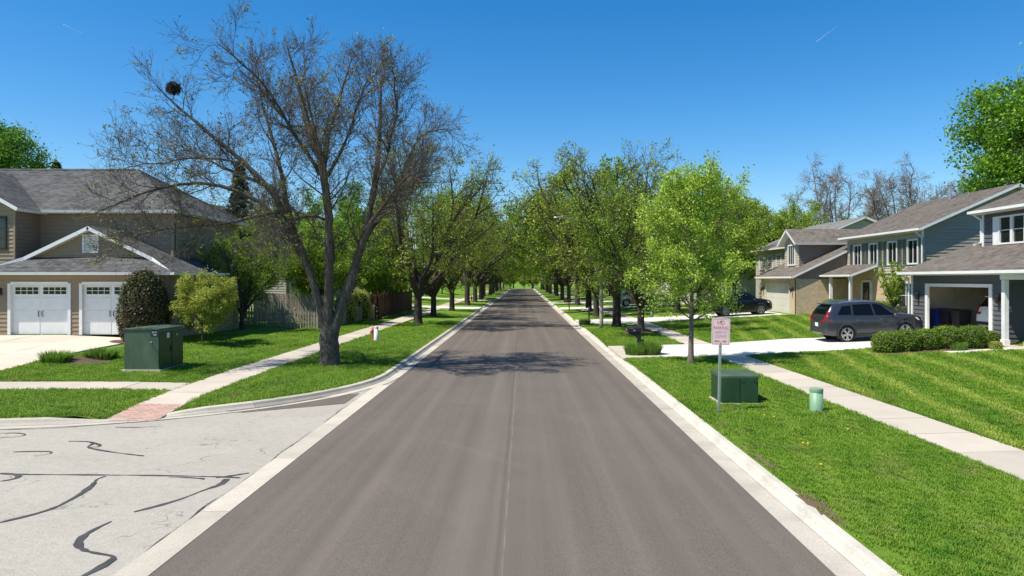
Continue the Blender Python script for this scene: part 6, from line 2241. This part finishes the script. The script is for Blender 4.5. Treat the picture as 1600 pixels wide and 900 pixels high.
def mailbox_fancy(x, y):
    o = empty("mailbox", (x, y, G(x, y)), math.radians(0), "black moulded mailbox with red flag on a curved post near the driveway", "mailbox")
    p = MB()
    # the post flares into a bracket under the box
    p.box(0.02, 0.17, -0.075, 0.075, -0.1, 0.95)
    p.prism([(0.03, -0.07, 0.62), (0.03, -0.07, 0.93), (-0.36, -0.07, 0.93), (-0.36, -0.07, 0.86), (-0.26, -0.07, 0.80), (-0.10, -0.07, 0.74)], (0, 0.14, 0))
    p.build("post", M["binblack"], o, bevel=0.012)
    b = MB()
    prof_ = [(-0.115, 0.93), (0.115, 0.93), (0.115, 1.08)] + [(0.115 * math.cos(a), 1.08 + 0.095 * math.sin(a)) for a in np.linspace(0.2, math.pi - 0.2, 9)] + [(-0.115, 1.08)]
    b.prism([(-0.40, yy, zz) for yy, zz in prof_], (0.58, 0, 0))
    box = b.build("box", M["binblack"], o, bevel=0.008)
    d = MB(); d.prism([(-0.425, yy * 1.03, 0.93 + (zz - 0.93) * 1.02) for yy, zz in prof_], (0.024, 0, 0)); d.build("box_door", M["binblack"], box)
    f_ = MB(); f_.box(-0.33, -0.15, -0.124, -0.119, 1.06, 1.095); f_.build("flag", M["hydrant"], box)
    n_ = link("lettering", text_mesh("28", 0.085), M["plate"], box)
    n_.location = (-0.12, -0.1185, 0.985); n_.rotation_euler = (math.radians(90), 0, 0)
    w_ = MB(); w_.box(-0.4275, -0.4255, -0.05, 0.05, 0.99, 1.05); w_.build("sticker", M["plate"], box)
    t = MB(); t.box(-0.02, 0.22, -0.3, -0.06, 0.30, 0.50); 
    c = MB(); c.prism([(0.17, -0.07, 0.40), (0.30, -0.07, 0.36), (0.30, -0.07, 0.62), (0.17, -0.07, 0.58)], (0, 0.14, 0)); c.build("newspaper_holder", M["binblack"], o, bevel=0.01)
mailbox_fancy(4.86, 30.05)
def mailbox_plain(x, y, mat, label, post="postbrown"):
    o = empty("mailbox", (x, y, G(x, y)), 0, label, "mailbox")
    p = MB(); p.box(-0.05, 0.05, -0.05, 0.05, -0.1, 1.25); p.box(-0.45, -0.05, -0.04, 0.04, 0.86, 0.94); p.build("post", M[post], o)
    b = MB()
    prof_ = [(-0.09, 0.945), (0.09, 0.945), (0.09, 1.06)] + [(0.09 * math.cos(a), 1.06 + 0.07 * math.sin(a)) for a in np.linspace(0.2, math.pi - 0.2, 7)] + [(-0.09, 1.06)]
    b.prism([(-0.55, yy, zz) for yy, zz in prof_], (0.48, 0, 0))
    box = b.build("box", M[mat], o)
    f_ = MB(); f_.box(-0.4, -0.2, -0.098, -0.093, 1.0, 1.06); f_.build("flag", M["hydrant"], box)
mailbox_plain(4.72, 50.2, "plate", "white mailbox with red flag on a brown post past the lamp pole")
mailbox_plain(4.6, 70.0, "binblack", "dark mailbox on a slim post, third along the road")

# lamp pole with a long arm over the road
def lamp_pole():
    x, y = 5.02, 45.0
    o = empty("street_lamp", (x, y, G(x, y)), 0, "tall pale street lamp pole with long arm among the trees", "street lamp")
    p = MB(); p.lathe([(0.13, -0.1), (0.125, 0.5), (0.08, 7.2), (0.05, 7.3)], (0, 0, 0), 12); p.build("pole", M["pole"], o, smooth=True)
    a = MB(); a.tube([(0, 0, 6.7), (-0.6, 0, 6.95), (-1.6, 0, 7.08), (-2.5, 0, 7.12)], [0.035, 0.032, 0.028, 0.025], 8); a.build("arm", M["steel"], o)
    l = MB(); l.prism([(-2.45, -0.10, 7.08), (-2.45, 0.10, 7.08), (-2.9, 0.13, 7.06), (-3.05, 0.07, 7.06), (-3.05, -0.07, 7.06), (-2.9, -0.13, 7.06)], (0, 0, 0.10))
    l.build("lamp_head", M["steel"], o, bevel=0.03)
lamp_pole()

# ------------------------------------------------------------------ fences
def fence_run(name, label, p0, p1, hgt, board, gap, mat, point=False, rails=(0.25, 0.75), thick=0.02, post_every=2.4, posth=0.12):
    r = empty(name, (p0[0], p0[1], 0), 0, label, "fence")
    p0, p1 = Vector((p0[0], p0[1], 0)), Vector((p1[0], p1[1], 0))
    d = p1 - p0
    L = d.length
    d.normalize()
    n = Vector((d.y, -d.x, 0))
    org = Vector((r.location.x, r.location.y, 0))
    def mk(wid, hh, tip):
        b = MB()
        if tip:
            pts = [(-wid / 2, 0, 0), (wid / 2, 0, 0), (wid / 2, 0, hh - wid * 0.6), (0, 0, hh), (-wid / 2, 0, hh - wid * 0.6)]
        else:
            pts = [(-wid / 2, 0, 0), (wid / 2, 0, 0), (wid / 2, 0, hh - 0.03), (wid / 2 - 0.03, 0, hh), (-wid / 2 + 0.03, 0, hh), (-wid / 2, 0, hh - 0.03)]
        b.prism(pts, (0, thick, 0))
        return b.mesh("board")
    me = mk(board, hgt, point)
    me.materials.append(M[mat])
    ang = math.atan2(d.y, d.x)
    t = board / 2
    while t < L:
        q = p0 + d * t
        o = link("board", me, None, r)
        o.location = (q.x - org.x + n.x * 0.03, q.y - org.y + n.y * 0.03, G(q.x, q.y) + 0.03 + random.uniform(-0.012, 0.012))
        o.rotation_euler = (random.uniform(-0.008, 0.008), random.uniform(-0.012, 0.012), ang)
        t += board + gap
    for f in rails:
        b = MB()
        k = max(2, int(L / 2))
        pts = [p0 + d * (L * i / k) for i in range(k + 1)]
        for a, c in zip(pts, pts[1:]):
            za, zc = G(a.x, a.y) + hgt * f, G(c.x, c.y) + hgt * f
            m_ = (a + c) / 2
            b.obox((m_.x - org.x - n.x * 0.02, m_.y - org.y - n.y * 0.02, (za + zc) / 2), d, ZUP, n, (c - a).length, 0.09, 0.04)
        b.build("rail", M[mat], r)
    t = 0.0
    while t <= L + 0.1:
        q = p0 + d * min(t, L)
        b = MB()
        z_ = G(q.x, q.y)
        b.obox((q.x - org.x - n.x * 0.02, q.y - org.y - n.y * 0.02, z_ + (hgt + posth) / 2), d, ZUP, n, 0.11, hgt + posth, 0.11)
        b.lathe([(0.075, 0.0), (0.075, 0.03), (0.03, 0.07), (0.045, 0.11), (0.0, 0.15)], (q.x - org.x - n.x * 0.02, q.y - org.y - n.y * 0.02, z_ + hgt + posth), 8)
        b.build("post", M[mat], r)
        t += post_every
    return r
# gated end facing the camera, then along the sidewalk
fence_run("picket_fence", "weathered picket fence end facing the street corner, half in shade", (-16.6, 41.4), (-13.6, 41.6), 1.05, 0.085, 0.065, "fence", True)
gate = fence_run("picket_gate", "weathered picket gate with diagonal brace behind the bare ash", (-13.5, 41.6), (-12.15, 41.6), 1.0, 0.085, 0.075, "fence", True, post_every=1.35)
b = MB()
a, c = Vector((0.05, 0.012, G(-13, 41.6) + 0.85)), Vector((1.3, 0.012, G(-12.2, 41.6) + 0.18))
dd = (c - a)
b.obox((a + c) / 2 + Vector((0, 0.06, 0)), dd.normalized(), dd.normalized().cross(Vector((0, 1, 0))), (0, 1, 0), dd.length, 0.09, 0.03)
b.build("brace", M["fence"], gate)
fence_run("picket_fence", "weathered picket fence running along the sidewalk beyond the gate", (-12.05, 41.7), (-11.2, 53.2), 1.05, 0.085, 0.065, "fence", True)
fence_run("board_fence", "tall weathered grey board fence behind the picket gate", (-17.6, 46.2), (-12.4, 46.6), 1.80, 0.14, 0.012, "fence", False, (0.2, 0.8))
fence_run("board_fence", "tall weathered grey board fence behind the sidewalk picket fence", (-12.35, 46.9), (-11.6, 54.6), 1.75, 0.14, 0.012, "fence", False, (0.2, 0.8))
fence_run("stained_fence", "dark red brown board fence along the shaded sidewalk", (-11.0, 53.6), (-10.9, 69.0), 1.85, 0.14, 0.01, "fence_red", False, (0.2, 0.8))
fence_run("stained_fence", "short return of dark red brown fence beside the grey picket end", (-12.9, 53.5), (-11.1, 53.5), 1.85, 0.14, 0.01, "fence_red", False, (0.2, 0.8))

# ------------------------------------------------------------------ contrails, very far up
for (a, c, lab) in (((-3920, 6000, 2180 + 3.3), (-3745, 6000, 2095), "short thin white contrail high above the taupe house"),
                    ((2498, 6000, 2030), (2680, 6000, 2165), "short thin white contrail high above the large maple")):
    b = MB()
    a, c = Vector(a), Vector(c)
    n_ = 10
    b.tube([a + (c - a) * (k / n_) for k in range(n_ + 1)], [0.25 + 0.85 * (1 - k / n_) for k in range(n_ + 1)], 6)
    tag(b.build("contrail", M["cloud"], smooth=True), lab, "contrail")

# ------------------------------------------------------------------ grass blades
def tuft_mesh():
    rng = np.random.default_rng(3)
    n = 11
    a = rng.uniform(0, 2 * np.pi, n)
    base = np.stack([np.cos(a), np.sin(a), np.zeros(n)], 1) * (0.055 * rng.random((n, 1)))
    da = rng.uniform(0, 2 * np.pi, n)
    out = np.stack([np.cos(da), np.sin(da), np.zeros(n)], 1)
    side = np.stack([-np.sin(da), np.cos(da), np.zeros(n)], 1)
    L = rng.uniform(0.022, 0.056, n)[:, None]
    w = 0.0042
    p1 = base + out * L * 0.25 + np.array([0, 0, 1]) * L * 0.65
    p2 = base + out * L * 0.75 + np.array([0, 0, 1]) * L * 0.95
    V = np.stack([base - side * w, base + side * w, p1 + side * w * 0.8, p1 - side * w * 0.8, p2 + side * w * 0.25, p2 - side * w * 0.25], 1)
    b0 = (np.arange(n) * 6)[:, None]
    Q = np.concatenate([b0 + np.array([[0, 1, 2, 3]]), b0 + np.array([[3, 2, 4, 5]])], 1).reshape(-1, 4)
    me = np_mesh("grass_tuft", V, Q)
    me.materials.append(M["blades"])
    return me

def grass_points():
    rng = np.random.default_rng(4)
    out = []
    def add(x0, x1, y0, y1, dens):
        n = int((x1 - x0) * (y1 - y0) * dens * 1.5)
        out.append(np.stack([rng.uniform(x0, x1, n), rng.uniform(y0, y1, n), np.full(n, dens)], 1))
    add(CURB_R, 7.7, 6.5, 14, 330); add(CURB_R, 7.7, 14, 22, 200); add(CURB_R, 7.7, 22, 45, 90)
    add(8.92, 13, 10, 18, 200); add(8.92, 20, 18, 28.3, 110); add(13, 16, 15, 18, 150); add(8.92, 20, 33.4, 50, 45)
    add(-13, CURB_L, 16, 26, 160); add(-24, -13, 16, 26, 120); add(-16, CURB_L, 26, 36, 90); add(-13, CURB_L, 36, 50, 45)
    P = np.concatenate(out)
    x, y = P[:, 0], P[:, 1]
    ok = np.where(x > 0, x > CURB_R + 0.03, dist_left(x, y) > 0.04)
    edge = rng.normal(0, 0.035, len(x))
    for (x0, x1, y0, y1) in PAVED:
        ok &= ~((x > x0 - 0.01 + edge) & (x < x1 + 0.01 - edge) & (y > y0 - 0.01 + edge) & (y < y1 + 0.01 - edge))
    for (cx, cy, rx, ry) in BEDS:
        ok &= ((x - cx) / rx) ** 2 + ((y - cy) / ry) ** 2 > 1.0
    ok &= ~((np.abs(x - 5.46) < 0.55) & (np.abs(y - 18.2) < 0.58))
    ok &= ~((np.abs(x + 12.22) < 0.62) & (np.abs(y - 23.35) < 0.84))
    ok &= ~((x < -15.9) & (y > 31.4))
    ok &= ~((x > 4.0) & (x < 4.3) & (y < 16) & (rng.random(len(x)) < 0.55))
    P = P[ok]
    return P

P = grass_points()
Z = gz(P[:, 0], P[:, 1]) - 0.004
me = bpy.data.meshes.new("grass")
me.vertices.add(len(P))
me.vertices.foreach_set("co", np.stack([P[:, 0], P[:, 1], Z], 1).astype(np.float32).ravel())
at = me.attributes.new("tuft_scale", 'FLOAT', 'POINT')
at.data.foreach_set("value", (np.clip(1.9 - P[:, 2] / 330, 0.95, 1.75) * np.random.default_rng(9).uniform(0.65, 1.25, len(P))).astype(np.float32))
at = me.attributes.new("tuft_turn", 'FLOAT_VECTOR', 'POINT')
r9 = np.random.default_rng(10)
at.data.foreach_set("vector", np.stack([r9.normal(0, 0.15, len(P)), r9.normal(0, 0.15, len(P)), r9.uniform(0, 6.28, len(P))], 1).astype(np.float32).ravel())
grass = link("grass", me)
tag(grass, "short mown spring grass on the lawns and verges", "grass", kind="stuff")
tuft = bpy.data.objects.new("grass_tuft", tuft_mesh())
ng = bpy.data.node_groups.new("grass", 'GeometryNodeTree')
ng.interface.new_socket("Geometry", in_out='INPUT', socket_type='NodeSocketGeometry')
ng.interface.new_socket("Geometry", in_out='OUTPUT', socket_type='NodeSocketGeometry')
gi = ng.nodes.new("NodeGroupInput"); go = ng.nodes.new("NodeGroupOutput")
ip = ng.nodes.new("GeometryNodeInstanceOnPoints")
oi = ng.nodes.new("GeometryNodeObjectInfo")
oi.inputs["Object"].default_value = tuft
oi.inputs["As Instance"].default_value = True
na = ng.nodes.new("GeometryNodeInputNamedAttribute"); na.data_type = 'FLOAT'; na.inputs["Name"].default_value = "tuft_scale"
nb = ng.nodes.new("GeometryNodeInputNamedAttribute"); nb.data_type = 'FLOAT_VECTOR'; nb.inputs["Name"].default_value = "tuft_turn"
er = ng.nodes.new("FunctionNodeEulerToRotation")
ng.links.new(gi.outputs[0], ip.inputs["Points"])
ng.links.new(oi.outputs["Geometry"], ip.inputs["Instance"])
ng.links.new(nb.outputs[0], er.inputs[0])
ng.links.new(er.outputs[0], ip.inputs["Rotation"])
ng.links.new(na.outputs[0], ip.inputs["Scale"])
ng.links.new(ip.outputs[0], go.inputs[0])
md = grass.modifiers.new("grass", 'NODES')
md.node_group = ng

# a few dandelions in the verge
for k, (x, y) in enumerate(((5.25, 13.2), (5.32, 13.15), (4.95, 11.7), (5.6, 15.7), (6.6, 14.3), (5.45, 15.9))):
    b = MB()
    z = G(x, y)
    b.tube([(0, 0, 0), (0.005, 0, 0.07)], 0.003, 5)
    b.lathe([(0.006, 0.068), (0.022, 0.076), (0.02, 0.086), (0.004, 0.092)], (0.005, 0, 0), 10)
    o = b.build("dandelion", M["flower"])
    o.location = (x, y, z)
    tag(o, "yellow dandelion flower in the grass verge by the road", "flower", "dandelions in the verge")
